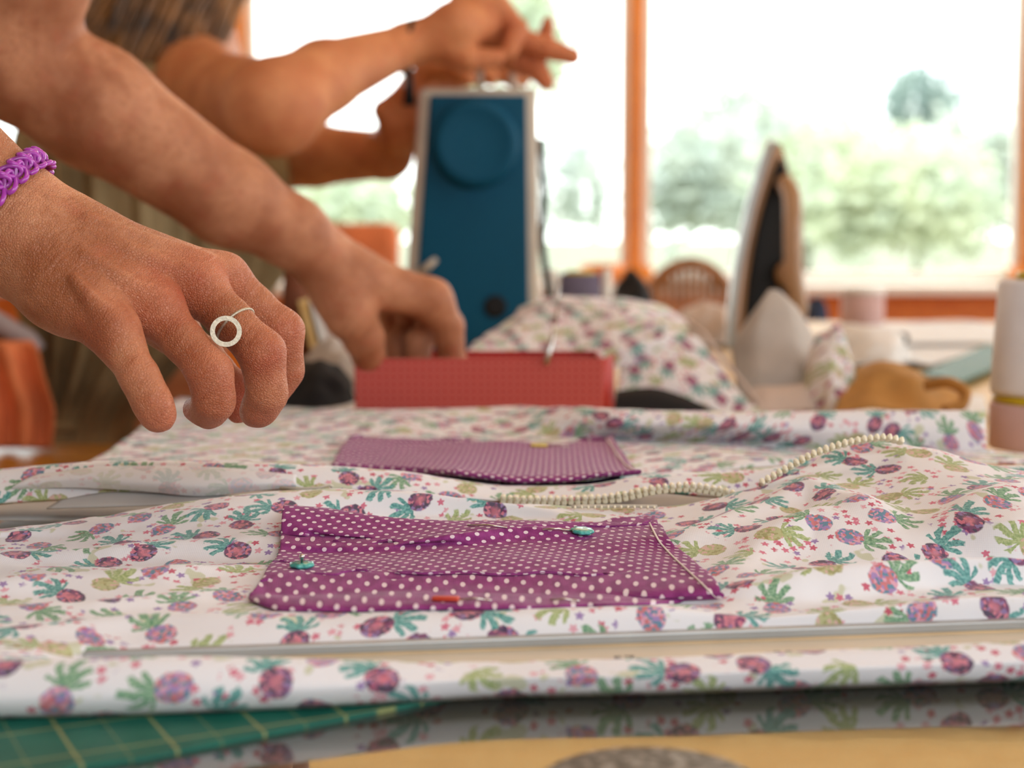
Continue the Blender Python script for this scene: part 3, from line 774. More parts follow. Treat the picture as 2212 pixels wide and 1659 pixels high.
# zip pull string at the left
tube('zip_pull_cord', [P(605, 1054, 690), P(650, 1056, 688), P(690, 1054, 688), P(712, 1047, 690), P(718, 1052, 690)], 0.0008, M['tape'], gar, n=6)
# cream seam line of the garment's left panel
# ---- pockets
def pocket(rows, label, nu, nv, nz, stitch, uvrot, name='polka_dot_pocket', edge=None, over=None):
    c = P(*rows[0][0]); t = thing(name, (c.x, c.y, T + 0.012), label, 'pocket piece', 'polka dot pocket pieces')
    o, B = loft('pocket_cloth', rows, M['polka'], t, nu=nu, nv=nv, noise=nz, thick=0.0009, uvrot=uvrot, over=over)
    bv = grid_bvh(B)
    # stitched thread line
    for i in range(len(stitch) - 1): pass
    pts = []
    K = cr_interp([(a_, b_, 0) for a_, b_ in stitch], 8)
    for q in K:
        h, n = on(q[0], q[1], bv, 0.0003); pts.append(h)
    tube('stitching', pts, 0.00042, M['thread'], t, n=5)
    return t, B, bv
pk1_rows = [
    [(540, 1302, 8), (600, 1321, 4), (760, 1323, 3.5), (980, 1319, 3.5), (1160, 1312, 4), (1390, 1304, 7), (1562, 1299, 11)],
    [(536, 1300, 13), (598, 1318, 9.5), (760, 1320, 8.5), (980, 1316, 8.5), (1160, 1309, 10), (1390, 1301, 11), (1566, 1297, 13)],
    [(538, 1296, 14.5), (602, 1306, 13.5), (760, 1306, 13.5), (980, 1303, 13.5), (1160, 1302, 13), (1390, 1298, 13), (1560, 1293, 14)],
    [(548, 1285, 14.5), (612, 1292, 14), (770, 1288, 14.5), (980, 1286, 14.5), (1160, 1290, 13.5), (1390, 1280, 15.5), (1556, 1279, 15)],
    [(566, 1255, 14.5), (640, 1252, 14), (790, 1250, 15), (985, 1248, 15.5), (1165, 1245, 15), (1370, 1250, 14), (1532, 1250, 15)],
    [(588, 1218, 14.5), (665, 1214, 14), (810, 1215, 15), (990, 1214, 15.5), (1160, 1208, 16), (1350, 1210, 15.5), (1492, 1216, 15)],
    [(604, 1188, 15), (685, 1193, 14), (830, 1190, 15.5), (995, 1182, 16), (1150, 1172, 16.5), (1335, 1178, 16), (1460, 1186, 15.5)],
    [(606, 1170, 17), (690, 1181, 16.5), (835, 1174, 17.5), (1000, 1152, 20.5), (1140, 1138, 21), (1320, 1158, 17), (1445, 1168, 16.5)],
    [(606, 1160, 17), (690, 1172, 16.5), (835, 1166, 17.5), (1000, 1150, 20), (1140, 1136, 20.5), (1310, 1148, 17), (1432, 1150, 17)],
    [(608, 1125, 22.5), (690, 1140, 20.5), (845, 1150, 19), (1000, 1142, 20.5), (1140, 1132, 21), (1305, 1138, 18), (1421, 1138, 18)],
    [(612, 1094, 26), (692, 1098, 25), (860, 1121, 22), (1010, 1128, 20.5), (1140, 1128, 20.5), (1300, 1129, 19), (1417, 1130, 18)],
    [(616, 1091, 25), (696, 1095, 24), (865, 1119, 21), (1012, 1126, 19.5), (1140, 1127, 19.5), (1300, 1128, 18), (1415, 1128, 17)],
]
pk1, PB1, bv1 = pocket(pk1_rows, 'large purple pocket piece with white polka dots nearest the camera, pinned at its corners', 20, 12, wrk(0.0011, 18, 90, 3, lambda x, y: np.clip((y - 0.475) / 0.03, 0, 1)),
                       [(1403, 1131), (1423, 1168), (1445, 1195), (1485, 1233), (1518, 1264), (1546, 1291)], 0.12, over=bv_near)
pk2_rows = [
    [(716, 1008, 16), (800, 1012, 16), (900, 1020, 18), (1000, 1030, 745), (1100, 1044, 742), (1200, 1044, 740), (1300, 1032, 740), (1383, 1024, 742)],
    [(716, 1004, 17), (800, 1008, 18), (900, 1016, 20), (1000, 1024, 738), (1100, 1038, 734), (1200, 1038, 732), (1300, 1027, 733), (1384, 1020, 736)],
    [(720, 1000, 18), (800, 1004, 18.5), (900, 1010, 21), (1000, 1016, 742), (1100, 1026, 738), (1200, 1026, 737), (1300, 1018, 740), (1376, 1017, 740)],
    [(726, 990, 16), (805, 994, 16.5), (905, 998, 19), (1000, 1003, 20), (1100, 1010, 20), (1200, 1010, 20), (1295, 1006, 20), (1366, 1006, 20)],
    [(740, 970, 16), (815, 974, 16), (910, 976, 17), (1000, 975, 18), (1100, 978, 18), (1200, 980, 18), (1290, 978, 18), (1345, 975, 19)],
    [(752, 950, 17), (822, 957, 16), (912, 960, 16.5), (1000, 957, 18), (1100, 954, 20), (1200, 960, 18), (1282, 953, 18), (1325, 948, 20)],
    [(756, 946, 17), (825, 954, 16), (914, 958, 16.5), (1000, 955, 18), (1095, 951, 20), (1200, 958, 18), (1280, 950, 18), (1322, 946, 20)],
]
pk2, PB2, bv2 = pocket(pk2_rows, 'smaller looking far pocket piece, purple with white polka dots, behind the zip', 16, 12, wrk(0.0007, 18, 70, 8),
                       [(1311, 949), (1322, 965), (1335, 985), (1352, 1005), (1373, 1020)], 0.03, over=bv_far)
# folded hem edge of the far pocket and a dark strip painting the shade below it
u_rows = [[(1010, 1034, 738), (1100, 1050, 734), (1200, 1052, 733), (1300, 1038, 735), (1380, 1026, 740)],
          [(1010, 1030, 741), (1100, 1044, 738), (1200, 1044, 737), (1300, 1033, 739), (1378, 1022, 743)]]
loft('pocket_hem', [[(980, 1026, 736), (1060, 1037, 731), (1130, 1044, 729), (1210, 1043, 729), (1300, 1031, 731), (1383, 1022, 735)],
                    [(980, 1019, 734), (1060, 1030, 729), (1130, 1037, 727), (1210, 1036, 727), (1300, 1025, 729), (1386, 1018, 734)],
                    [(980, 1013, 738), (1060, 1022, 735), (1130, 1027, 733), (1210, 1026, 733), (1300, 1018, 736), (1380, 1014, 738)]], M['polka'], pk2, nu=10, nv=5, thick=0.0012)
loft('gap_shade_strip', [[(1080, 1060, 745), (1150, 1066, 743), (1250, 1060, 743), (1340, 1040, 745)], [(1080, 1040, 748), (1150, 1042, 747), (1250, 1040, 747), (1340, 1028, 749)]], M['gap_shade'], pk2, nu=8, nv=4, thick=0.0005)

# ---- pins
def flower_pin(px, py, bv, label, shaft=None, upright=False, stub=False):
    h, n = on(px, py, bv, 0.0012)
    t = thing('flat_head_pin', h, label, 'pin', 'pins in the polka dot pockets')
    nn = (n + Vector((0, -0.1, 1.4))).normalized()
    R = nn.to_track_quat('Z', 'Y').to_matrix()
    lathe('pin_head', [(0.0, -0.0007), (0.0040, -0.0007), (0.0047, 0.0), (0.0043, 0.0008), (0.0022, 0.0010), (0.0, 0.0010)], h, M['teal_pin'], t, n=40, rot=R, mod=lambda a, j: 1 + 0.07 * math.cos(8 * a))
    if upright:
        tube('pin_knob', [h + nn * 0.0005, h + nn * 0.0022, h + nn * 0.0026, h + nn * 0.0036, h + nn * 0.0042], [0.0006, 0.0005, 0.0010, 0.0011, 0.0003], M['steel'], t, n=8)
    if shaft:
        for k, (a, b_) in enumerate(shaft):
            pa, _ = on(a[0], a[1], bv, 0.0008); pb, _ = on(b_[0], b_[1], bv, 0.0008)
            tube('pin_shaft', [pa, (pa + pb) / 2 + Vector((0, 0, 0.0006)), pb], 0.00045, M['steel'], t, n=6)
    return t
flower_pin(652, 1227, bv1, 'teal flat-headed pin standing in the left side of the near pocket', None, True)
flower_pin(1257, 1153, bv1, 'teal flat-headed pin lying near the top right edge of the near pocket', [((1010, 1139), (1095, 1143)), ((1172, 1147), (1240, 1151))])
def slab_pin(p0, p1, bv, mat, label, shafts, name='slab_head_pin'):
    a, _ = on(*p0, bv, 0.001); b_, _ = on(*p1, bv, 0.001); t = thing(name, a, label, 'pin', 'pins in the polka dot pockets')
    d = (b_ - a).normalized(); L = (b_ - a).length; R = Matrix((d, Vector((0, 0, 1)).cross(d), d.cross(Vector((0, 0, 1)).cross(d)))).transposed()
    put('pin_head', bm_mesh(box_bm((L, 0.0028, 0.0016), (a + b_) / 2, bevel=0.0005, rot=R)), mat, t)
    for q0, q1 in shafts:
        pa, _ = on(*q0, bv, 0.0008); pb, _ = on(*q1, bv, 0.0008)
        tube('pin_shaft', [pa, (pa + pb) / 2 + Vector((0, 0, 0.0005)), pb], 0.0004, M['steel'], t, n=6)
slab_pin((934, 1299), (992, 1300), bv1, M['red_pin'], 'orange red slab-headed pin along the near edge of the near pocket', [((992, 1300), (1062, 1302)), ((1188, 1301), (1252, 1303))])
slab_pin((1146, 965), (1182, 966), bv2, M['yellow_pin'], 'yellow slab-headed pin at the far edge of the far pocket', [((1182, 966), (1230, 968))])

# ---- ruler in the fold of the hem
def PR(px, py, h): return P(px, py, h)
la, ra = RLA, RRA
rd = Vector((ra.x - la.x, ra.y - la.y, 0)).normalized(); L = (Vector((ra.x - la.x, ra.y - la.y, 0))).length
Rr = Matrix.Rotation(math.atan2(rd.y, rd.x), 4, 'Z')
rul = thing('hem_ruler', (la.x, la.y, T + 0.006), 'grey backed cream ruler lying in the folded hem of the garment', 'ruler')
M0 = Matrix.Translation((la.x, la.y, T)) @ Rr
def rbar(name, y0, y1, z0, z1, mat, par, bev=0.0006):
    b_ = box_bm((L, y1 - y0, z1 - z0), (L / 2, (y0 + y1) / 2, (z0 + z1) / 2), bevel=bev); bmesh.ops.transform(b_, matrix=M0, verts=b_.verts); return put(name, bm_mesh(b_), mat, par, smooth=False)
rbar('back_rail', 0.0, 0.004, 0.0066, 0.0098, M['grey_metal'], rul)
rbar('tan_edge', 0.0004, 0.0036, 0.0048, 0.0067, plain('tan_wood_and_shade', (206, 178, 140), 0.6), rul, 0.0002)  # tan strip: wood tone and shade below the rail in one colour
face = rbar('cream_face', -0.026, 0.0030, 0.0040, 0.0056, M['cream'], rul)
def text(s, size, loc, rotm, mat, parent, name='numeral'):
    cu = bpy.data.curves.new(name, 'FONT'); cu.body = s; cu.size = size; cu.extrude = 0.0001; cu.align_x = 'CENTER'
    o = bpy.data.objects.new(name, cu); C.objects.link(o)
    dg = bpy.context.evaluated_depsgraph_get(); me = bpy.data.meshes.new_from_object(o.evaluated_get(dg)); bpy.data.objects.remove(o)
    me.transform(Matrix.Translation(loc) @ rotm); me.materials.clear()
    return put(name, me, mat, parent, smooth=False)
Minv = M0.inverted()
for px, py, s_ in ((1132, 1428, '56'), (1222, 1426, '5'), (1346, 1417, '57'), (1690, 1406, '58')):
    q = Minv @ P(px, py, 5.7)
    text(s_, 0.0075, M0 @ Vector((q.x, q.y - 0.0050, 0.00562)), Rr, M['ink'], rul)
# ================================================================== RED TIN, MACHINE, IRON, SPOOLS
rm_, b, out = newmat('red_checked_card'); x, y, z = sep(coord())
def gl_(c, step, w):
    q = c * (1.0 / step); d = S.m('ABSOLUTE', q - S.m('ROUND', q)) * step
    return 1.0 - smooth(d, w * 0.7, w)
g = S.m('MAXIMUM', gl_(x + 0.0013, 0.0054, 0.0009), gl_(z + 0.002, 0.0054, 0.0009))
setin(b, 'Base Color', mixc(g, (196, 96, 84), (168, 22, 20))); b.inputs['Roughness'].default_value = 0.6; M['red_check'] = rm_
M['red'] = plain('plain_red_card', (178, 34, 26), 0.6)
bx0, bx1 = P(766, 800, 1130).x, P(1302, 800, 1130).x; by0, by1 = 1.13, 1.21; bz = P(1000, 774, 1130).z
rb_ = thing('red_checked_box', ((bx0 + bx1) / 2, 1.17, T), 'open red box with a pale check behind the garment, a hand reaching in', 'box')
box('front_panel', (bx1 - bx0, 0.0025, bz - T), ((bx0 + bx1) / 2, by0, (bz + T) / 2), M['red_check'], rb_, bevel=0.0008)
box('back_panel', (bx1 - bx0, 0.0025, bz - T), ((bx0 + bx1) / 2, by1, (bz + T) / 2), M['red'], rb_, bevel=0.0008)
box('side_panel', (0.0025, by1 - by0 - 0.003, bz - T), (bx0 + 0.0012, (by0 + by1) / 2, (bz + T) / 2), M['red'], rb_)
box('side_panel', (0.0025, by1 - by0 - 0.003, bz - T), (bx1 - 0.0012, (by0 + by1) / 2, (bz + T) / 2), M['red'], rb_)
box('bottom_panel', (bx1 - bx0 - 0.006, by1 - by0 - 0.006, 0.002), ((bx0 + bx1) / 2, (by0 + by1) / 2, T + 0.001), M['red'], rb_)
# the splayed right end with its own face
sp_o = mesh('end_flap', [P(1302, 890, 1130), P(1327, 890, 1150), P(1327, 763, 1200), P(1304, 776, 1132)], [(0, 1, 2, 3)])
eo = put('end_flap', sp_o, M['red'], rb_); sm = eo.modifiers.new('t', 'SOLIDIFY'); sm.thickness = 0.002
awl = thing('silver_awl', P(1182, 790, 1122), 'thin silver pointed tool leaning on the rim of the red box', 'tool')
tube('blade', [P(1180, 786, 1124), P(1186, 762, 1126), P(1199, 700, 1128)], [0.0022, 0.0024, 0.0010], M['steel'], awl, n=8)
tube('wire_handle', [P(1199, 700, 1128), P(1207, 640, 1130), P(1212, 598, 1132)], [0.0010, 0.0006, 0.0005], M['steel'], awl, n=6)

# -------- sewing machine seen from its handwheel end
my = 1.60
sm_t = thing('sewing_machine', (-0.03, my + 0.15, T), 'petrol blue and warm grey sewing machine seen from its handwheel end', 'sewing machine')
a0, a1 = P(906, 188, my * 1000), P(1160, 188, my * 1000); b0, b1 = P(868, 720, my * 1000), P(1166, 720, my * 1000)
zt = a0.z
def xs(z, side):
    t = (z - b0.z) / (a0.z - b0.z); return (b0.x + (a0.x - b0.x) * t) if side < 0 else (b1.x + (a1.x - b1.x) * t)
def column(name, y0, y1, z0, z1, inset, mat, par, bev):
    bm = bmesh.new(); v = []
    for yy in (y0, y1):
        for zz, s in ((z0, -1), (z0, 1), (z1, 1), (z1, -1)):
            v.append(bm.verts.new((xs(zz, s) - s * inset, yy, zz)))
    for q in ((0, 1, 2, 3), (7, 6, 5, 4), (0, 4, 5, 1), (1, 5, 6, 2), (2, 6, 7, 3), (3, 7, 4, 0)): bm.faces.new([v[i] for i in q])
    bmesh.ops.bevel(bm, geom=list(bm.edges), offset=bev, segments=3, profile=0.6, affect='EDGES')
    return put(name, bm_mesh(bm), mat, par)
column('end_housing', my + 0.004, my + 0.13, T + 0.004, zt, 0.0, M['grey_plastic'], sm_t, 0.006)
column('blue_end_panel', my - 0.003, my + 0.03, T + 0.012, zt - 0.0085, 0.0115, M['blue'], sm_t, 0.003)
box('arm', (0.085, 0.27, 0.095), (-0.035, my + 0.24, zt - 0.052), M['grey_plastic'], sm_t, bevel=0.012)
box('head', (0.10, 0.09, 0.155), (-0.035, my + 0.37, zt - 0.085), M['grey_plastic'], sm_t, bevel=0.014)
box('bed', (0.15, 0.41, 0.07), (-0.035, my + 0.215, T + 0.036), M['grey_plastic'], sm_t, bevel=0.01)
tube('needle_bar', [(-0.035, my + 0.37, zt - 0.15), (-0.035, my + 0.37, T + 0.085)], 0.004, M['steel'], sm_t)
box('presser_foot', (0.02, 0.014, 0.006), (-0.035, my + 0.37, T + 0.076), M['steel'], sm_t, bevel=0.002)
hwc = P(1028, 312, my * 1000)
RX = Matrix.Rotation(math.radians(90), 3, 'X')
lathe('handwheel', [(0.0, -0.004), (0.0435, -0.004), (0.0455, 0.004), (0.0440, 0.013), (0.037, 0.0175), (0.034, 0.0165), (0.0, 0.0185)], (hwc.x, my - 0.003, hwc.z), M['blue'], sm_t, n=48, rot=RX)
sk = P(1070, 662, my * 1000); lathe('power_socket', [(0.0, -0.002), (0.011, -0.002), (0.012, 0.001), (0.0085, 0.002), (0.0, 0.0005)], (sk.x, my - 0.004, sk.z), M['dark'], sm_t, n=24, rot=RX)
lv = P(930, 575, my * 1000); tube('small_lever', [P(905, 590, my * 1000 - 6), P(925, 575, my * 1000 - 14), P(942, 560, my * 1000 - 16)], [0.003, 0.004, 0.003], M['grey_plastic'], sm_t)
sp = P(1036, 190, my * 1000 + 50); 
for dx in (-0.0, 0.035): tube('spool_pin', [(sp.x + dx, my + 0.06, zt - 0.002), (sp.x + dx, my + 0.06, zt + 0.028)], 0.0035, M['grey_plastic'], sm_t)
cabl = tube('power_cable', [P(1168, 300, 1640), P(1174, 420, 1650), P(1170, 520, 1660), P(1180, 600, 1670), P(1190, 668, 1680)], 0.004, M['dark'], sm_t)
tube('thread_guide', [P(884, 235, 1570), P(882, 205, 1572), P(880, 150, 1575)], [0.006, 0.0045, 0.004], M['dark'], None).name = 'loose_strap'
bpy.data.objects.remove(bpy.data.objects['loose_strap'])

# -------- iron standing on its heel
iy = 1.90
ir = thing('steam_iron', (P(1668, 500, iy * 1000).x, iy, T), 'black and bronze steam iron standing upright on its heel by the window', 'iron')
ic = P(1665, 290, iy * 1000); zi = ic.z; hI = zi - T; ix = ic.x
RI = Matrix.Translation((ix + 0.006, iy, T)) @ Matrix.Rotation(math.radians(15), 4, 'Z') @ Matrix.Rotation(math.radians(2), 4, 'Y')
def iron_outline(w, h0, h1, n=16, p=0.78):
    pts = []
    for k in range(n + 1):
        t = k / n; pts.append((w * (1 - t ** 1.8) ** p * (0.92 + 0.08 * math.sin(t * PI)), h0 + (h1 - h0) * t))
    return pts + [(-x_, z_) for x_, z_ in reversed(pts[:-1])]
def slab(name, w, h0, h1, y0, y1, mat, bev=0.002, shrink=None):
    """upright slab, outline in x,z; from y0 (camera side) to y1"""
    Mx = RI @ Matrix.Translation((0, y1, 0)) @ Matrix.Rotation(math.radians(90), 4, 'X')
    return prism(name, iron_outline(w, h0, h1), y1 - y0, mat, ir, M=Mx, bevel=bev)
slab('soleplate', 0.050, 0.0, hI, 0.032, 0.038, M['steel'], 0.001)
slab('water_tank', 0.049, 0.0, hI * 0.985, 0.020, 0.032, M['pale_blue'])
slab('bronze_shell', 0.047, 0.0, hI * 0.97, 0.006, 0.020, M['tan'])
slab('black_body', 0.0405, 0.010, hI * 0.90, -0.002, 0.006, M['dark'])
hp = [(0.004, -0.004, hI * 0.78), (0.000, -0.034, hI * 0.72), (-0.006, -0.055, hI * 0.58), (-0.004, -0.058, hI * 0.38), (0.006, -0.055, hI * 0.2), (0.0, -0.02, hI * 0.08), (0, 0, hI * 0.06)]
tube('handle', [RI @ Vector(p) for p in cr_interp(hp, 5)], 0.0115, M['tan'], ir, n=12)
kn = lathe('temperature_dial', [(0.0, 0), (0.017, 0), (0.018, 0.006), (0.015, 0.012), (0.0, 0.013)], RI @ Vector((0.014, -0.004, hI * 0.36)), M['tan'], ir, n=24, rot=RI.to_3x3() @ RX)
put('heel', bm_mesh((lambda b_: (bmesh.ops.transform(b_, matrix=RI, verts=b_.verts), b_)[1])(box_bm((0.085, 0.075, 0.018), (0, 0.004, 0.009), bevel=0.004))), M['dark'], ir)

# -------- thread spools
def spool(px, pyt, pyb, Y, wpx, body, rim, name, label, capz=None, shrink=0.94, group=None):
    t_ = P(px, pyt, Y); b_ = P(px, pyb, Y); r = wpx / 2 / F * Y / 1000
    s = thing(name, (t_.x, t_.y, b_.z), label, 'thread spool', group); h = t_.z - b_.z
    lathe('wound_thread', [(0, 0.004), (r, 0.004), (r * shrink, h - 0.003), (0, h - 0.003)], (t_.x, t_.y, b_.z), body, s, n=40)
    lathe('bottom_rim', [(0, 0), (r * 1.02, 0), (r * 1.02, 0.005), (0, 0.005)], (t_.x, t_.y, b_.z), rim, s, n=40)
    lathe('top_rim', [(0, h - 0.004), (r * shrink * 0.8, h - 0.004), (r * shrink * 0.6, h + 0.001), (0, h + 0.001)], (t_.x, t_.y, b_.z), rim, s, n=40)
    return s
# pink roll below, white spool on top, at the right edge of the picture
rl = P(2250, 985, 1000)
base = lathe('pink_ribbon_roll', [(0.0, 0.0), (0.033, 0.0), (0.034, 0.002), (0.034, T * 0 + 0.028), (0.033, 0.030), (0.010, 0.030), (0.010, 0.027), (0.0, 0.027)], (rl.x + 0.0, 1.0, T + 0.001), M['pink_thread'], n=48)
tag(base, 'dusty pink ribbon roll lying flat beneath the big white spool', 'ribbon roll')
zb = T + 0.031
ws = thing('white_thread_spool', (rl.x + 0.002, 1.0, zb), 'big white thread spool with yellow rims at the right edge', 'thread spool')
zt_ = P(2200, 604, 1000).z
lathe('bottom_rim', [(0, 0), (0.0335, 0), (0.0345, 0.002), (0.0335, 0.006), (0, 0.006)], (rl.x + 0.002, 1.0, zb), M['spool_yellow'], ws, n=48)
lathe('wound_thread', [(0, 0.006), (0.0355, 0.006), (0.036, 0.010), (0.0325, zt_ - zb - 0.003), (0.030, zt_ - zb), (0, zt_ - zb)], (rl.x + 0.002, 1.0, zb), M['white_thread'], ws, n=48)
lathe('top_rim', [(0, 0), (0.022, 0), (0.021, 0.005), (0.008, 0.006), (0, 0.006)], (rl.x + 0.002, 1.0, zt_), M['spool_yellow'], ws, n=48)
# grey violet spool in its clear holder behind the machine
tY = 1780
gs = spool(1252, 586, 735, tY, 100, M['grey_thread'], M['spool_yellow'], 'violet_thread_spool', 'grey violet thread spool with yellow top right of the sewing machine')
for px in (1190, 1312):
    q = P(px, 580, tY); post = tube('holder_post', [(q.x, q.y, q.z), (q.x, q.y, T + 0.002)], 0.0055, M['white_trim'], gs, n=10)
# ================================================================== CLUTTER BEHIND
def heap(name, rows, mat, label, cat, nu=10, nv=8, amp=0.006, seed=1, thick=0.0015, parts=None, uvrot=0.4):
    c = P(*rows[0][0]); t = thing(name, (c.x, c.y, T), label, cat)
    loft(name + '_cloth' if not name.endswith('cloth') else 'cloth_layer', rows, mat, t, nu=nu, nv=nv, noise=lambda x, y, U, V: amp * (vnoise(U * 22 + seed, V * 22) + 0.5 * vnoise(U * 50, V * 50 + seed)), thick=thick, edge_mono=False, uvrot=uvrot)
    return t
hp1 = heap('crumpled_printed_fabric', [
    [(1000, 800, 1290), (1100, 806, 1290), (1250, 808, 1285), (1350, 800, 1280), (1440, 775, 1285), (1500, 770, 1300)],
    [(1008, 764, 1295), (1100, 772, 1290), (1250, 775, 1285), (1350, 765, 1280), (1440, 738, 1285), (1484, 722, 1300)],
    [(1040, 728, 1340), (1120, 722, 1330), (1250, 715, 1320), (1350, 705, 1315), (1430, 700, 1315), (1488, 706, 1320)],
    [(1090, 690, 1390), (1160, 667, 1370), (1260, 657, 1370), (1350, 657, 1370), (1430, 674, 1370), (1490, 698, 1370)],
    [(1120, 668, 1430), (1190, 646, 1420), (1270, 640, 1420), (1350, 643, 1420), (1430, 664, 1420), (1492, 694, 1400)],
    [(1120, 680, 1500), (1190, 665, 1500), (1270, 655, 1500), (1350, 660, 1500), (1430, 680, 1480), (1495, 705, 1450)]],
    M['cotton'], 'heap of pineapple printed cotton piled behind the red box', 'fabric', nu=12, nv=8)
loft('hanging_fold', [
    [(1335, 858, 1262), (1420, 868, 1250), (1520, 888, 1235), (1645, 896, 1230)],
    [(1338, 810, 1276), (1410, 815, 1262), (1500, 832, 1248), (1610, 862, 1240)],
    [(1342, 785, 1287), (1425, 765, 1280), (1500, 785, 1268), (1575, 820, 1256)],
    [(1352, 764, 1293), (1440, 734, 1290), (1500, 718, 1288), (1545, 770, 1275)]], M['cotton'], hp1, nu=10, nv=8, noise=lambda x, y, U, V: 0.006 * vnoise(U * 25, V * 25), edge_mono=False, uvrot=1.2)
tube('seam_binding', [P(1484, 692, 1330), P(1520, 720, 1290), P(1560, 772, 1268), P(1600, 820, 1255), P(1650, 888, 1235)], 0.0018, M['interfacing'], hp1, n=8)
def mound(name, px0, px1, pyt, pyb, Y, mat, label, cat, seed=1, depth=0.06, parent=None, amp=0.12, n=30):
    """irregular soft lump resting on the table"""
    a, b_ = P(px0, pyb, Y), P(px1, pyb, Y); top = P((px0 + px1) / 2, pyt, Y); c = (a + b_) / 2; rx = (b_.x - a.x) / 2; hz = top.z - c.z
    bm = bmesh.new(); bmesh.ops.create_icosphere(bm, subdivisions=4, radius=1.0)
    r = random.Random(seed); o1, o2 = r.random() * 30, r.random() * 30
    co = np.array([v.co[:] for v in bm.verts])
    nn = vnoise(co[:, 0] * 2.2 + o1 + 7, co[:, 1] * 2.2 + co[:, 2] * 1.3 + o2 + 7) + 0.5 * vnoise(co[:, 0] * 5 + o2 + 12, co[:, 2] * 5 + co[:, 1] * 3 + o1 + 12)
    for v, k in zip(bm.verts, nn):
        p = v.co.copy() * (1 + amp * 2.2 * k); v.co = Vector((p.x * rx, p.y * depth, max(p.z, -0.02) * hz))
    bmesh.ops.translate(bm, vec=c, verts=bm.verts)
    me = bm_mesh(bm); ul = me.uv_layers.new(name='UVMap')
    for l_ in me.loops:
        q = me.vertices[l_.vertex_index].co; ul.data[l_.index].uv = (q.x + q.y * 0.5, q.z + q.y * 0.6)
    o = put(name, me, mat, parent)
    if parent is None: tag(o, label, cat, 'white cloth piles at the back' if name == 'white_cloth_pile' else None)
    return o
heap('stiff_interfacing', [
    [(1598, 888, 1275), (1660, 892, 1270), (1720, 888, 1270), (1775, 872, 1275)],
    [(1590, 830, 1300), (1650, 825, 1285), (1715, 822, 1285), (1768, 815, 1300)],
    [(1582, 757, 1330), (1640, 740, 1310), (1712, 735, 1310), (1766, 750, 1330)],
    [(1610, 700, 1345), (1650, 668, 1330), (1700, 665, 1330), (1752, 712, 1345)],
    [(1648, 645, 1352), (1664, 625, 1345), (1680, 624, 1345), (1722, 660, 1352)]],
    M['interfacing_grey'], 'peaked piece of pale grey interfacing in front of the iron', 'fabric', amp=0.007, seed=4)
heap('folded_interfacing', [
    [(1612, 893, 1235), (1670, 895, 1230), (1740, 893, 1230), (1800, 888, 1240)],
    [(1612, 868, 1250), (1665, 862, 1240), (1735, 856, 1240), (1790, 850, 1255)],
    [(1625, 835, 1262), (1670, 828, 1256), (1730, 826, 1256), (1775, 822, 1266)]],
    M['interfacing'], 'low fold of pinkish beige interfacing in front of the peaked grey piece', 'fabric', amp=0.005, seed=6)
mound('printed_fabric_bundle', 1738, 1848, 712, 892, 1260, M['cotton'], 'rounded bundle of pineapple printed cotton right of the pale interfacing', 'fabric', 5, 0.05)
heap('black_lining_cloth', [[(1326, 893, 1215), (1400, 895, 1212), (1480, 896, 1212), (1560, 895, 1215)], [(1328, 862, 1222), (1400, 860, 1218), (1470, 868, 1216), (1540, 884, 1218)], [(1330, 845, 1240), (1400, 838, 1236), (1460, 850, 1232), (1520, 874, 1226)]],
     M['black_cloth'], 'black cloth in the shadow right of the red box', 'fabric', amp=0.003)
heap('mustard_cloth', [
    [(1800, 893, 1180), (1880, 895, 1170), (1960, 893, 1170), (2040, 888, 1180), (2070, 880, 1190)],
    [(1812, 862, 1200), (1880, 860, 1190), (1960, 862, 1190), (2030, 866, 1200), (2076, 862, 1210)],
    [(1830, 822, 1230), (1890, 812, 1215), (1965, 822, 1215), (2035, 835, 1225), (2080, 845, 1235)],
    [(1842, 800, 1260), (1895, 790, 1245), (1970, 804, 1245), (2035, 824, 1250), (2070, 838, 1255)]],
    M['mustard'], 'crumpled mustard yellow cloth behind the right half of the garment', 'fabric', amp=0.012, seed=9)
st = tube('mustard_strap', cr_interp([list(P(2000, 832, 1175)), list(P(2045, 826, 1165)), list(P(2085, 848, 1160)), list(P(2080, 872, 1155)), list(P(2040, 888, 1150))], 6), 0.0045, M['mustard'], None, n=10)
tag(st, 'curled mustard strap at the right end of the mustard cloth', 'strap')
def sheet_(name, quad, h, mat, label, cat, thick=0.0012, group=None):
    pts = [P(x_, y_, h) for x_, y_ in quad]; zz = pts[0].z
    o = prism(name, [(p.x, p.y) for p in pts], thick, mat, M=Matrix.Translation((0, 0, zz))); tag(o, label, cat, 'loose paper sheets on the table' if name == 'paper_sheet' else group); return o
sheet_('far_cutting_mat', [(1990, 812), (2075, 828), (2165, 790), (2140, 745)], 2.0, M['teal_mat'], 'small green cutting mat lying flat behind the mustard cloth', 'cutting mat', 0.003)
sheet_('paper_sheet', [(1830, 756), (2010, 790), (2140, 752), (1980, 728)], 1.0, M['paper'], 'white paper sheet left of the small far cutting mat', 'paper')
sheet_('paper_sheet', [(1850, 742), (2170, 742), (2150, 704), (1880, 700)], 6.0, M['paper'], 'white paper sheet farthest back on the right half of the table', 'paper')
sheet_('paper_sheet', [(2020, 892), (2135, 892), (2125, 858), (2050, 850)], 1.0, M['paper'], 'white paper scrap beside the curled mustard strap', 'paper')
sheet_('paper_sheet', [(1380, 740), (1600, 745), (1590, 694), (1400, 692)], 1.0, M['paper'], 'white paper sheet behind the heap, left of the iron', 'paper')
sheet_('paper_sheet', [(560, 905), (770, 905), (775, 862), (600, 862)], 1.0, M['paper'], 'white paper sheet left of the red box, nearest to the garment', 'paper')
sheet_('paper_sheet', [(660, 858), (780, 852), (785, 836), (690, 832)], 1.6, M['paper'], 'small white paper strip behind the near paper by the red box', 'paper')
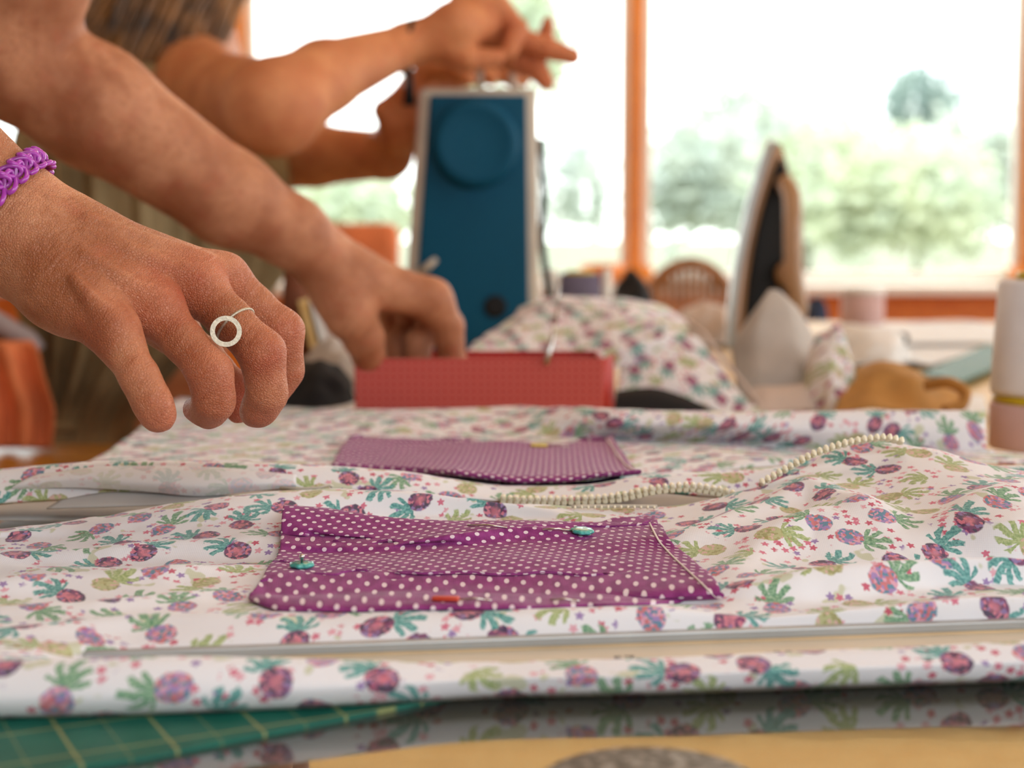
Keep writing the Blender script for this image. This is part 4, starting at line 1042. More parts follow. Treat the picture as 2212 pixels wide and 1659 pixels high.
sheet_('brown_card', [(590, 868), (740, 872), (750, 852), (620, 848)], 2.4, M['dark_wood'], 'orange brown card between the papers left of the red box', 'card')
mound('white_cloth_pile', 1440, 1600, 652, 735, 2150, M['interfacing'], 'low pinkish white cloth pile left of the iron', 'fabric', 3, 0.12)
mound('white_cloth_pile', 1760, 1960, 700, 770, 1750, M['shirt'], 'white cloth pile just right of the iron', 'fabric', 8, 0.12)
mound('white_cloth_pile', 1930, 2190, 694, 728, 2450, M['shirt'], 'long low white cloth pile at the far right end of the table', 'fabric', 12, 0.10)
sc_ = box('dark_scissors_case', (0.09, 0.03, 0.012), P(1880, 730, 1900), M['dark'], None, bevel=0.004); tag(sc_, 'flat dark case lying on the white papers right of the iron', 'case')
sc_.location.z = 0
mound('navy_pincushion', 1738, 1786, 640, 690, 2250, M['jeans'], 'small navy pincushion behind the right side of the iron', 'pincushion', 7, 0.03)
cupP = P(1862, 700, 2300)
lathe_c = lathe('pink_jar', [(0, 0), (0.030, 0), (0.032, 0.004), (0.032, 0.042), (0.030, 0.046), (0.0, 0.046)], (cupP.x, cupP.y, cupP.z), M['pink_thread'], n=28); tag(lathe_c, 'squat pink jar standing right of the navy pincushion', 'jar')
lathe('jar_lid', [(0, 0.046), (0.033, 0.046), (0.033, 0.054), (0, 0.055)], (cupP.x, cupP.y, cupP.z), M['white_trim'], lathe_c, n=28)
mound('dark_bag', 1318, 1412, 588, 690, 2350, M['black_cloth'], 'dark brown bag left of the wicker chair back', 'bag', 15, 0.06)
bw = P(1300, 598, 4230); bowl = lathe('wooden_bowl', [(0, 0), (0.035, 0), (0.055, 0.03), (0.062, 0.055), (0.056, 0.055), (0.03, 0.02), (0, 0.018)], (bw.x, 4.22, SILL), M['pine'], n=28); tag(bowl, 'small pine bowl on the window sill left of the orange post', 'bowl')
# wicker chair behind the table end
cY = 3.05; cl, cr_ = P(1385, 600, 3050), P(1600, 600, 3050); ctop = P(1500, 568, 3050).z; cxm = (cl.x + cr_.x) / 2; cw = cr_.x - cl.x
ch = thing('wicker_chair', (cxm, cY + 0.2, 0), 'brown wicker chair with a rounded back beyond the far table end', 'chair')
arc = [(cxm - cw / 2, cY + 0.06, 0.45)] + [(cxm + cw / 2 * math.cos(a), cY + 0.03 * abs(math.cos(a)), ctop - 0.14 + 0.14 * math.sin(a)) for a in [PI - k * PI / 12 for k in range(13)]] + [(cxm + cw / 2, cY + 0.06, 0.45)]
tube('back_rail', arc, 0.013, M['wicker'], ch)
for k in range(13):
    xk = cxm - cw / 2 + cw * (k + 1) / 14; u_ = (xk - cxm) / (cw / 2); zt2 = ctop - 0.14 + 0.14 * math.sqrt(max(0, 1 - u_ * u_))
    tube('cane', [(xk, cY + 0.03, 0.46), (xk, cY + 0.01, zt2)], 0.0055, M['wicker'], ch, n=6)
for k in range(5):
    zz = ctop - 0.045 - k * 0.07; ww_ = cw / 2 * (math.sqrt(max(0.05, 1 - max(0, (zz - ctop + 0.14) / 0.14) ** 2)))
    tube('cross_cane', [(cxm - ww_, cY + 0.02, zz), (cxm, cY + 0.015, zz), (cxm + ww_, cY + 0.02, zz)], 0.006, M['wicker'], ch, n=6)
box('seat', (cw, 0.42, 0.04), (cxm, cY + 0.22, 0.45), M['wicker'], ch, bevel=0.015)
for sx_ in (-1, 1):
    for sy_ in (0.03, 0.40): tube('leg', [(cxm + sx_ * cw * 0.45, cY + sy_, 0.44), (cxm + sx_ * cw * 0.5, cY + sy_, 0.0)], 0.016, M['wicker'], ch)
# orange chair seen under the arms
oc = thing('orange_padded_chair', (P(755, 520, 3100).x, 3.2, 0), 'orange padded chair seen low behind the far forearm', 'chair')
ox = P(755, 520, 3100).x
oz0, oz1 = P(755, 600, 3100).z, P(755, 482, 3100).z
box('backrest', (0.20, 0.05, oz1 - oz0 + 0.12), (ox, 3.1, (oz0 + oz1) / 2 - 0.06), M['orange_cloth'], oc, bevel=0.02)
box('seat', (0.36, 0.38, 0.06), (ox, 3.3, 0.45), M['orange_cloth'], oc, bevel=0.02)
for sx_ in (-1, 1):
    box('back_post', (0.03, 0.03, 0.5), (ox + sx_ * 0.07, 3.14, 0.6), M['dark_wood'], oc)
    for sy_ in (3.14, 3.44): box('leg', (0.035, 0.035, 0.43), (ox + sx_ * 0.15, sy_, 0.215), M['dark_wood'], oc, bevel=0.004)
# orange padded bench back seen through the gap right of the papers
# left of the red box: things standing on the table
bk = thing('pattern_envelope', P(700, 745, 1450), 'yellow and white pattern envelopes standing between the hands', 'envelope')
for k, (px, m_) in enumerate(((664, M['pine_pale']), (690, M['paper']), (706, M['interfacing']), (724, M['paper']))):
    q = P(px, 700, 1450 + k * 6); box('envelope', (0.006, 0.05, 0.055), (q.x, q.y + 0.03, q.z - 0.004), m_, bk, rot=Matrix.Rotation(math.radians(-14), 3, 'Y'))
mound('grey_wool_ball', 652, 788, 735, 830, 1390, M['interfacing_grey'], 'soft grey cloth lump left of the hand in the red box', 'fabric', 21, 0.05)
mound('black_pouch', 600, 765, 782, 872, 1270, M['black_cloth'], 'black pouch behind the fingers of the near hand', 'pouch', 22, 0.045)
cz = P(646, 780, 1500); cone = lathe('brown_stand_in_cone', [(0, 0), (0.021, 0), (0.021, 0.004), (0.0135, 0.088), (0.009, 0.095), (0, 0.095)], (cz.x, cz.y, cz.z), plain('brown_stand_in', (120, 66, 40), 0.8), n=30)  # made-up cone in place of an unclear skin-brown limb shape
tag(cone, 'brown stand-in cone for an unclear limb-like shape behind the near bent fingers', 'stand-in cone')
lathe('cone_foot', [(0, -0.004), (0.022, -0.004), (0.022, 0.001), (0, 0.001)], (cz.x, cz.y, cz.z), M['dark'], cone, n=30)
# left of the table: pine stool with an orange cloth on it, and a grey chair arm
stl = thing('pine_side_table', (-0.62, 1.34, 0), 'low yellow pine side table left of the work table', 'side table')
for k in range(4): box('top_board', (0.68, 0.108, 0.028), (-0.63, 1.15 + 0.11 * k, 0.668), wood('golden_pine_%d' % k, (176, 120, 34), (146, 94, 22), 0.4) if k == 0 else bpy.data.materials['golden_pine_0'], stl, bevel=0.003)
for sx_ in (-0.93, -0.33):
    for sy_ in (1.14, 1.44): box('leg', (0.04, 0.04, 0.654), (sx_, sy_, 0.327), M['pine_v'], stl, bevel=0.004)
o_ = thing('orange_cloth', (-0.50, 1.47, 0.682), 'orange cotton cloth hanging in folds at the left edge of the picture', 'cloth')
def rowo(y, pys, amp, ph): return [(px, pys, y + amp * math.sin(px * 0.09 + ph)) for px in range(-170, 121, 14)]
shift = lambda row, f: [(a_ + f, b_, c_) for a_, b_, c_ in row]
loft('cloth_folds', [rowo(1470, 968, 14, 0), shift(rowo(1480, 900, 13, 0.3), 6), shift(rowo(1490, 820, 11, 0.6), -14), shift(rowo(1500, 745, 7, 0.8), -34), shift(rowo(1530, 735, 5, 0.8), -40)], M['orange_cloth'], o_, nu=4, nv=6, edge_mono=False)
ca_ = thing('grey_chair_arm', P(30, 715, 1600), 'grey padded armrest at the left edge behind the near wrist', 'armrest')
tube('arm_pad', [P(-160, 610, 1560), P(0, 700, 1560), P(60, 735, 1560), P(78, 760, 1560)], 0.011, plain('grey_lilac_paint', (168, 156, 160), 0.5), ca_, n=10)
tube('arm_support', [P(-160, 636, 1560), P(0, 722, 1565), P(60, 756, 1565)], 0.007, M['dark_wood'], ca_, n=8)
tube('arm_post', [P(-150, 630, 1565), (P(-150, 630, 1565).x, 1.58, 0.0)], 0.012, M['dark_wood'], ca_, n=8)
# ================================================================== PEOPLE
def W3(px, py, Y, rpx):
    """joint from the picture: point and radius in metres"""
    p = P(px, py, Y * 1000); return (p.x, p.y, p.z, rpx / F * Y)
def sd(p, prim):
    a = np.array(prim[0][:3]); b = np.array(prim[1][:3]); ra, rb = prim[0][3], prim[1][3]
    ab = b - a; L2 = max(ab @ ab, 1e-12); t = np.clip(((p - a) @ ab) / L2, 0, 1)
    return np.linalg.norm(p - a - t[:, None] * ab, axis=1) - (ra + t * (rb - ra))
def smin(a, b, k):
    h = np.clip(0.5 + 0.5 * (b - a) / k, 0, 1); return b * (1 - h) + a * h - k * h * (1 - h)
def add_prim(d, p, pr, k):
    a, b = pr[0], pr[1]; m_ = 0.012 + k; ra = max(a[3], b[3]) + m_
    lo = np.minimum(a[:3], b[:3]) - ra; hi = np.maximum(a[:3], b[:3]) + ra
    ix_ = np.nonzero(((p > lo) & (p < hi)).all(1))[0]
    if len(ix_): d[ix_] = smin(d[ix_], sd(p[ix_], pr), k)
def field(p, core, limbs, kc, kl, kj):
    d = np.full(len(p), 0.05)
    for pr in core: add_prim(d, p, pr, pr[2] if len(pr) > 2 else kc)
    out = d.copy()
    for lb in limbs:
        f = np.full(len(p), 0.05)
        for pr in lb: add_prim(f, p, pr, kl)
        out = np.minimum(out, smin(d, f, kj))
    return out
def body(name, core, limbs, mat, parent, voxel=0.0022, kc=0.012, kl=0.004, kj=0.009, flush=(), it=4):
    bm = bmesh.new()
    for lb in [core] + limbs:
        for pr in lb:
            tmp = bmesh.new()
            for q in pr[:2]:
                g = bmesh.ops.create_icosphere(tmp, subdivisions=2, radius=q[3] * 1.02); bmesh.ops.translate(tmp, vec=q[:3], verts=g['verts'])
            h = bmesh.ops.convex_hull(tmp, input=list(tmp.verts))
            bmesh.ops.delete(tmp, geom=list({e for e in h['geom_interior'] + h['geom_unused'] if isinstance(e, bmesh.types.BMVert)}), context='VERTS')
            bmesh.ops.recalc_face_normals(tmp, faces=tmp.faces)
            m_ = bpy.data.meshes.new('t'); tmp.to_mesh(m_); tmp.free(); bm.from_mesh(m_); bpy.data.meshes.remove(m_)
    me = bpy.data.meshes.new('raw'); bm.to_mesh(me); bm.free()
    o = bpy.data.objects.new('raw', me); C.objects.link(o)
    r = o.modifiers.new('r', 'REMESH'); r.mode = 'VOXEL'; r.voxel_size = voxel
    dg = bpy.context.evaluated_depsgraph_get(); dg.update()
    m2 = bpy.data.meshes.new_from_object(o.evaluated_get(dg)); bpy.data.objects.remove(o)
    n = len(m2.vertices); p = np.zeros(n * 3); m2.vertices.foreach_get('co', p); p = p.reshape(-1, 3)
    e = 0.0006
    for k in range(it):
        d = field(p, core, limbs, kc, kl, kj); g = np.zeros_like(p)
        for a in range(3):
            q = p.copy(); q[:, a] += e; g[:, a] = (field(q, core, limbs, kc, kl, kj) - d) / e
        gn = np.linalg.norm(g, axis=1, keepdims=True); g /= np.maximum(gn, 0.3)
        p -= g * np.clip(d, -0.006, 0.006)[:, None] * (0.9 if k < it - 1 else 0.7)
        # light laplacian to even the net
        ed = np.zeros(len(m2.edges) * 2, int); m2.edges.foreach_get('vertices', ed); ed = ed.reshape(-1, 2)
        s = np.zeros_like(p); c = np.zeros(n)
        np.add.at(s, ed[:, 0], p[ed[:, 1]]); np.add.at(s, ed[:, 1], p[ed[:, 0]]); np.add.at(c, ed[:, 0], 1); np.add.at(c, ed[:, 1], 1)
        p = p * 0.6 + 0.4 * s / np.maximum(c, 1)[:, None]
    m2.vertices.foreach_set('co', p.reshape(-1)); m2.update(); m2.name = name
    fl = np.zeros(n)
    for q, r_, w_ in flush:
        fl = np.maximum(fl, w_ * np.exp(-(((p - np.array(q[:3])) ** 2).sum(1)) / (2 * r_ * r_)))
    at = m2.attributes.new('flush', 'FLOAT', 'POINT'); at.data.foreach_set('value', fl.astype('f'))
    m2.materials.clear()
    return put(name, m2, mat, parent)
def chain(js, mid=0.93):
    """finger: joints -> slightly waisted bones"""
    out = []
    for a, b in zip(js[:-1], js[1:]):
        m = tuple((a[i] + b[i]) / 2 for i in range(3)) + ((a[3] + b[3]) / 2 * mid,)
        out += [(a, m), (m, b)]
    return out
def head_prims(c, yaw, pitch, s=1.0):
    R = Matrix.Rotation(yaw, 4, 'Z') @ Matrix.Rotation(pitch, 4, 'X')
    def q(x, y, z, r):
        v = Vector(c) + (R @ Vector((x, y, z))) * s; return (v.x, v.y, v.z, r * s)
    pr = [(q(0, -0.020, 0.025, 0.078), q(0, 0.030, 0.030, 0.072)), (q(0, 0.02, 0.0, 0.066), q(0, 0.045, -0.045, 0.050)),
          (q(-0.025, 0.045, -0.060, 0.030), q(0.025, 0.045, -0.060, 0.030)), (q(0, 0.060, -0.085, 0.022), q(0, 0.070, -0.080, 0.019)),
          (q(-0.032, 0.062, -0.02, 0.026), q(0.032, 0.062, -0.02, 0.026)), (q(-0.03, 0.082, 0.022, 0.012), q(0.03, 0.082, 0.022, 0.012)),
          (q(0, 0.090, 0.010, 0.008), q(0, 0.112, -0.024, 0.0095)), (q(-0.011, 0.098, -0.030, 0.007), q(0.011, 0.098, -0.030, 0.007)),
          (q(-0.078, -0.004, 0.012, 0.007), q(-0.076, 0.002, -0.022, 0.008)), (q(0.078, -0.004, 0.012, 0.007), q(0.076, 0.002, -0.022, 0.008))]
    pr = [(a, b, 0.008) for a, b in pr]
    return pr, q, R
def face_bits(q, R, parent):
    for sx_ in (-1, 1):
        e = q(sx_ * 0.031, 0.079, 0.004, 0.012)
        bm = bmesh.new(); bmesh.ops.create_uvsphere(bm, u_segments=16, v_segments=10, radius=0.0125); bmesh.ops.translate(bm, vec=e[:3], verts=bm.verts)
        ey = put('eye', bm_mesh(bm), M['eye_white'], parent)
        i_ = q(sx_ * 0.031, 0.0895, 0.003, 0.005); bm = bmesh.new(); bmesh.ops.create_uvsphere(bm, u_segments=12, v_segments=8, radius=0.0052); bmesh.ops.translate(bm, vec=i_[:3], verts=bm.verts)
        put('iris', bm_mesh(bm), M['iris'], ey)
        tube('eyebrow', [q(sx_ * 0.014, 0.096, 0.028, 0)[:3], q(sx_ * 0.032, 0.095, 0.034, 0)[:3], q(sx_ * 0.050, 0.082, 0.028, 0)[:3]], [0.003, 0.0035, 0.0015], M['hair'], parent)
    tube('lips', [q(-0.022, 0.084, -0.056, 0)[:3], q(-0.008, 0.095, -0.054, 0)[:3], q(0.008, 0.095, -0.054, 0)[:3], q(0.022, 0.084, -0.056, 0)[:3]], [0.002, 0.006, 0.006, 0.002], M['lip'], parent)
def hair_strands(name, q, length, parent, seed, n=230, spread=1.0, back=0.0):
    r = random.Random(seed); V = []; Fc = []
    na, nb_ = 28, 16; pid = {}
    for j in range(nb_ + 1):
        for i in range(na):
            th = PI * j / nb_; a = 2 * PI * i / na; pid[(i, j)] = len(V)
            V.append(Vector(q(0.087 * math.sin(th) * math.cos(a), 0.100 * math.sin(th) * math.sin(a) + 0.002, 0.030 + 0.089 * math.cos(th), 0)[:3]))
    def keep(i, j):
        th = PI * (j + 0.5) / nb_; a = 2 * PI * (i + 0.5) / na; y = math.sin(th) * math.sin(a) * 0.1; z = 0.03 + 0.089 * math.cos(th); return z > 0.012 + 0.85 * y
    for j in range(nb_):
        for i in range(na):
            if keep(i, j): Fc.append((pid[(i, j)], pid[(i, j + 1)], pid[((i + 1) % na, j + 1)], pid[((i + 1) % na, j)]))
    for i in range(n):
        a = r.uniform(-2.35, 2.35)          # 0 = back of the head
        u = r.uniform(0.0, 1.0)
        x = math.sin(a); y = -math.cos(a)
        pts = []
        L = length * r.uniform(0.75, 1.05)
        for k in range(9):
            t = k / 8
            if t < 0.4:
                w = t / 0.4; th = w * PI / 2; rr = math.sin(th) * 0.090; z = 0.032 + math.cos(th) * 0.086; px_, py_ = x * rr, y * rr * 1.08 + 0.0
            else:
                w = (t - 0.4) / 0.6; wave = 0.006 * math.sin(w * 9 + i); rr = 0.090 + 0.012 * w * u + wave
                z = 0.032 - w * L; px_, py_ = x * rr, y * rr * 1.08 - 0.012 * w
            pts.append(q(px_ , py_, z, 0)[:3])
        v, f = tube_data(pts, [0.0022, 0.0036, 0.0042, 0.0046, 0.0046, 0.0044, 0.004, 0.003, 0.001], 5)
        b_ = len(V); V += v; Fc += [tuple(k + b_ for k in ff) for ff in f]
    return put(name, mesh(name, V, Fc), M['hair'], parent)
def garment_tube(name, secs, mat, parent, n=96, pleat=0.0, npl=20, cap=True, ph=0.0):
    """secs: (centre xyz, rx, ry, pleat factor) from bottom to top"""
    v = []; f = []
    K = cr_interp([[*c, rx, ry, pf] for c, rx, ry, pf in secs], 8)
    for r in K:
        for i in range(n):
            a = 2 * PI * i / n; w = 1 + pleat * r[5] * (math.sin(npl * a + ph + 2.0 * math.sin(a * 3)) + 0.4 * math.sin(npl * 2.3 * a))
            v.append((r[0] + r[3] * w * math.cos(a), r[1] + r[4] * w * math.sin(a), r[2]))
    m = len(K)
    for j in range(m - 1):
        for i in range(n):
            k = (i + 1) % n; f.append((j*n+i, j*n+k, (j+1)*n+k, (j+1)*n+i))
    f.append(tuple(range(n))[::-1]); f.append(tuple((m-1)*n+i for i in range(n)))
    return put(name, mesh(name, v, f), mat, parent)

# ---------------------------------------------------------- person with the ring, leaning in from the left
pA = thing('person', (-0.80, 0.86, 0), 'person leaning in from the left with ring and purple bracelet on the near hand', 'person')
wr_ = W3(62, 508, .618, 118)
el = (-0.388, 0.60, 1.045, 0.040); sh = (-0.55, 0.60, 1.26, 0.052)
core = [(sh, el), ((-0.33, .603, 1.000, 0.039), (-0.28, .608, .965, 0.033)), (el, (-0.31, .605, .985, 0.038)), ((-0.28, .608, .965, 0.033), wr_)]
mcp = {'i': W3(484, 598, .650, 44), 'm': W3(425, 618, .632, 52), 'r': W3(338, 668, .612, 50), 'p': W3(246, 718, .592, 48)}
core += [(wr_, W3(160, 545, .622, 104)), (W3(95, 560, .612, 104), W3(160, 632, .606, 88))]
core += [(W3(160, 536, .625, 96), mcp['i'], 0.010), (W3(165, 560, .622, 96), mcp['m'], 0.010), (W3(150, 590, .614, 96), mcp['r'], 0.010), (W3(135, 625, .604, 84), mcp['p'], 0.010)]
core += [(W3(300, 620, .628, 70), W3(250, 668, .615, 66), 0.010)]
# thenar side, away from the camera
core += [(W3(150, 560, .66, 90), W3(360, 690, .672, 56), 0.012)]
# tendons and veins on the back of the hand
def dors(a, b, out0, out1, r0, r1, k=0.0045):
    a = list(a); b = list(b)
    pa = Vector(a[:3]); pb = Vector(b[:3]); da = (CAM + Vector((0, 0, 0.25)) - pa).normalized(); db = (CAM + Vector((0, 0, 0.25)) - pb).normalized()
    pa += da * out0; pb += db * out1; return ((pa.x, pa.y, pa.z, r0), (pb.x, pb.y, pb.z, r1), k)
for (s_, e_) in ((W3(190, 510, .624, 0), mcp['i']), (W3(185, 535, .622, 0), mcp['m']), (W3(180, 585, .614, 0), mcp['r']), (W3(160, 640, .604, 0), mcp['p'])):
    core.append(dors(s_, e_, 0.0192, 0.0078, 0.0020, 0.0048, 0.0035))
limbs = []
J = {'p': [mcp['p'], W3(300, 812, .582, 40), W3(328, 868, .580, 38), W3(343, 899, .582, 36.5)],
     'r': [mcp['r'], W3(454, 806, .598, 47), W3(463, 866, .600, 42), W3(450, 886, .606, 36), W3(420, 884, .614, 26)],
     'm': [mcp['m'], W3(566, 762, .618, 49), W3(577, 850, .620, 42), W3(560, 884, .624, 35), W3(548, 892, .630, 29)],
     'i': [mcp['i'], W3(608, 716, .652, 47), W3(614, 800, .655, 40), W3(590, 850, .655, 33)]}
for k, js in J.items(): limbs.append(chain(js, 0.90 if k != 'p' else 0.94))
limbs.append(chain([W3(340, 690, .672, 44), W3(440, 770, .668, 40), W3(500, 830, .655, 33), W3(514, 888, .648, 27)], 0.95))
# left arm, reaching into the red box
Lw = W3(628, 500, 1.09, 72)
eL = W3(20, 118, 1.00, 128); shL = (-0.34, 0.95, 1.27, 0.052)
core += [(shL, W3(70, -60, .985, 118)), (W3(70, -60, .985, 118), eL), (eL, W3(205, 232, 1.02, 126)), (W3(205, 232, 1.02, 126), W3(497, 430, 1.07, 98)), (W3(497, 430, 1.07, 98), Lw)]
core += [(Lw, W3(760, 600, 1.12, 62), 0.012), (W3(760, 600, 1.12, 62), W3(935, 648, 1.14, 42), 0.012), (W3(740, 590, 1.14, 60), W3(905, 640, 1.18, 42), 0.012), (W3(700, 590, 1.11, 50), W3(752, 680, 1.105, 52), 0.012)]
limbs.append(chain([W3(735, 640, 1.105, 54), W3(785, 730, 1.12, 44), W3(806, 800, 1.15, 34)]))
limbs.append(chain([W3(930, 645, 1.14, 42), W3(968, 705, 1.15, 34), W3(976, 775, 1.155, 30), W3(970, 812, 1.16, 24)]))
limbs.append(chain([W3(905, 640, 1.17, 40), W3(945, 690, 1.18, 33), W3(905, 740, 1.172, 30), W3(900, 800, 1.165, 26)]))
limbs.append(chain([W3(880, 640, 1.19, 38), W3(890, 706, 1.20, 30), W3(857, 740, 1.19, 28), W3(858, 800, 1.18, 25)]))
limbs.append(chain([W3(850, 640, 1.20, 34), W3(845, 690, 1.21, 26), W3(860, 740, 1.21, 24), W3(872, 790, 1.20, 20)]))
# shoulders, neck, head
neck0 = (-0.46, 0.78, 1.30, 0.056); hc = (-0.40, 0.80, 1.47)
core += [(sh, neck0, 0.03), (shL, neck0, 0.03), (neck0, (-0.425, 0.79, 1.42, 0.050), 0.02), ((-0.55, 0.78, 1.20, 0.08), (-0.70, 0.83, 1.02, 0.08), 0.03)]
hpA, qA, RA = head_prims(hc, math.radians(-80), math.radians(-28)); core += hpA
flA = [(mcp['i'], .010, .8), (mcp['m'], .011, 1), (mcp['r'], .011, 1), (mcp['p'], .010, .6), (J['p'][1], .008, .4), (J['r'][1], .010, .6), (J['m'][1], .010, .7), (J['i'][1], .010, .6), (J['r'][2], .008, .5), (J['p'][3], .009, .6), (J['r'][4], .008, .9), (W3(514, 870, .65, 0), .014, 1), (W3(320, 730, .62, 0), .008, 1), (J['m'][3], .009, .5)]
bA = body('body', core, limbs, M['skin_a'], pA, voxel=0.0018, flush=flA)
face_bits(qA, RA, bA)
hair_strands('hair', qA, 0.10, pA, 5, n=200)
garment_tube('tee_shirt', [((-0.80, 0.86, 0.80), 0.155, 0.185, .6), ((-0.78, 0.86, 0.90), 0.15, 0.18, 1), ((-0.70, 0.83, 1.03), 0.155, 0.185, 1), ((-0.60, 0.80, 1.15), 0.165, 0.215, .7), ((-0.54, 0.785, 1.235), 0.155, 0.235, .4), ((-0.49, 0.78, 1.31), 0.10, 0.14, 0), ((-0.465, 0.78, 1.335), 0.064, 0.07, 0)], M['shirt'], pA, pleat=0.02, npl=9)
for a_, b_ in ((sh, el), (shL, W3(70, -60, .985, 118))):
    a3, b3 = Vector(a_[:3]), Vector(b_[:3]); d_ = (b3 - a3)
    tube('sleeve', [a3 - d_.normalized() * 0.055 + Vector((0, 0.03 if a3.y < 0.8 else -0.03, 0)), a3, a3 + d_ * 0.2, a3 + d_ * 0.45], [0.045, 0.066, 0.068, 0.064], M['shirt'], pA, n=24)
tube('shoulder_yoke', [(-0.555, 0.59, 1.25), (-0.53, 0.66, 1.27), (-0.50, 0.78, 1.275), (-0.43, 0.88, 1.275), (-0.355, 0.955, 1.26)], [0.060, 0.075, 0.085, 0.075, 0.060], M['shirt'], pA, n=24)
for s_ in (-1, 1):
    hx, hy = -0.80, 0.86 + s_ * 0.09
    garment_tube('trouser_leg', [((hx - 0.02, hy, 0.06), 0.055, 0.055, .5), ((hx, hy, 0.48), 0.065, 0.065, .6), ((hx, hy, 0.80), 0.10, 0.088, .4), ((hx, 0.86 + s_ * 0.05, 0.90), 0.13, 0.12, .2)], M['jeans'], pA, n=32, pleat=0.03, npl=5)
    put('shoe', bm_mesh(box_bm((0.24, 0.085, 0.07), (hx + 0.05, hy, 0.035), bevel=0.03, segs=4)), M['dark'], pA)
# ring: band round the middle finger and a flat open disc
a3, b3 = Vector(J['m'][0][:3]), Vector(J['m'][1][:3]); ax = (b3 - a3).normalized()
rc = a3.lerp(b3, 0.60); rr_ = 0.0092
q_ = ax.to_track_quat('Z', 'Y').to_matrix()
ring = thing('silver_ring', rc, 'thin silver ring with a flat open disc on the middle finger of the near hand', 'ring')
tube('band', [rc + q_ @ Vector((rr_ * math.cos(2 * PI * k / 40), rr_ * math.sin(2 * PI * k / 40), 0)) for k in range(40)], 0.0006, M['silver'], ring, n=8, closed=True)
dc = P(488, 716, 606); nrm = (CAM + Vector((0.02, 0.0, 0.06)) - dc).normalized(); RQ = nrm.to_track_quat('Z', 'Y').to_matrix()
dv = []; df = []; nn_ = 48
for k in range(nn_):
    a = 2 * PI * k / nn_
    for r_, z_ in ((0.0043, 0), (0.0062, 0), (0.0062, 0.0009), (0.0043, 0.0009)): dv.append(dc + RQ @ Vector((r_ * math.cos(a), r_ * math.sin(a), z_)))
for k in range(nn_):
    j = (k + 1) % nn_
    for c_ in range(4): df.append((k*4+c_, j*4+c_, j*4+(c_+1) % 4, k*4+(c_+1) % 4))
put('disc', mesh('disc', dv, df), M['silver'], ring, smooth=False)
# loom-band bracelet: interlocked rubber links
br = thing('loom_band_bracelet', P(20, 440, 610), 'purple braided rubber band bracelet on the near wrist', 'bracelet')
fa, fb = Vector((-0.28, .608, .965)), Vector(wr_[:3]); axb = (fb - fa).normalized()
bc = P(-22, 462, 614); tt = (bc - fa).dot(axb); bc = fa + axb * tt; rb0 = 0.0275
u1 = axb.orthogonal().normalized(); u2 = axb.cross(u1)
nl = 26
lk_v, lk_f = tube_data([(0.0046 * math.cos(2 * PI * k / 16), 0.0022 * math.sin(2 * PI * k / 16), 0.0011 * math.sin(4 * PI * k / 16)) for k in range(16)], 0.00105, 7, closed=True)
lk = mesh('link', lk_v, lk_f); lk.materials.append(M['purple_band'])
for k in range(nl * 2):
    side = 1 if k % 2 else -1; a = 2 * PI * (k + 0.5) / (nl * 2)
    c_ = bc + (u1 * math.cos(a) + u2 * math.sin(a)) * rb0 + axb * side * 0.0015
    tn = (-u1 * math.sin(a) + u2 * math.cos(a)); nr = (u1 * math.cos(a) + u2 * math.sin(a)); tn2 = (tn + axb * side * 0.75).normalized(); w_ = nr.cross(tn2).normalized()
    o = bpy.data.objects.new('link', lk); C.objects.link(o); lk.polygons.foreach_set('use_smooth', [True] * len(lk.polygons)); o.parent = br; o.matrix_parent_inverse = Matrix.Translation(-br.location)
    o.matrix_basis = Matrix.Translation(c_) @ Matrix((tn2, w_, nr)).transposed().to_4x4()

# ---------------------------------------------------------- person at the sewing machine
pB = thing('person', (-0.42, 1.80, 0), 'person in an olive pleated tunic threading the blue sewing machine, long brown hair', 'person')
sB = W3(440, 205, 1.66, 95); eB = W3(592, 232, 1.43, 100); wB = W3(880, 96, 1.60, 44)
coreB = [(sB, eB, 0.02), (eB, W3(700, 165, 1.50, 76), 0.012), (W3(700, 165, 1.50, 76), wB, 0.012), (wB, W3(985, 62, 1.60, 52), 0.012), (W3(985, 55, 1.60, 52), W3(1040, 50, 1.62, 42), 0.012)]
limB = [chain([W3(1000, 15, 1.62, 34), W3(1075, 12, 1.62, 25), W3(1118, 62, 1.62, 22), W3(1100, 112, 1.61, 19)]),
        chain([W3(960, 100, 1.60, 38), W3(1010, 128, 1.59, 26), W3(1070, 126, 1.60, 20)]),
        chain([W3(1040, 60, 1.64, 36), W3(1120, 85, 1.64, 27), W3(1185, 105, 1.64, 23), W3(1236, 122, 1.64, 19)]),
        chain([W3(1040, 90, 1.66, 36), W3(1110, 130, 1.66, 27), W3(1160, 150, 1.65, 23), W3(1180, 178, 1.64, 18)]),
        chain([W3(1060, 80, 1.67, 32), W3(1140, 110, 1.67, 23), W3(1178, 85, 1.66, 18), W3(1184, 48, 1.65, 13)])]
sBl = (-0.36, 1.98, 1.055, 0.048); eBl = W3(520, 345, 2.02, 74); wBl = W3(838, 335, 1.92, 50)
coreB += [(sBl, eBl, 0.02), (eBl, W3(680, 335, 1.97, 66), 0.012), (W3(680, 335, 1.97, 66), wBl, 0.012), (wBl, W3(876, 262, 1.88, 50), 0.012), (W3(876, 262, 1.88, 50), W3(905, 195, 1.86, 46), 0.012)]
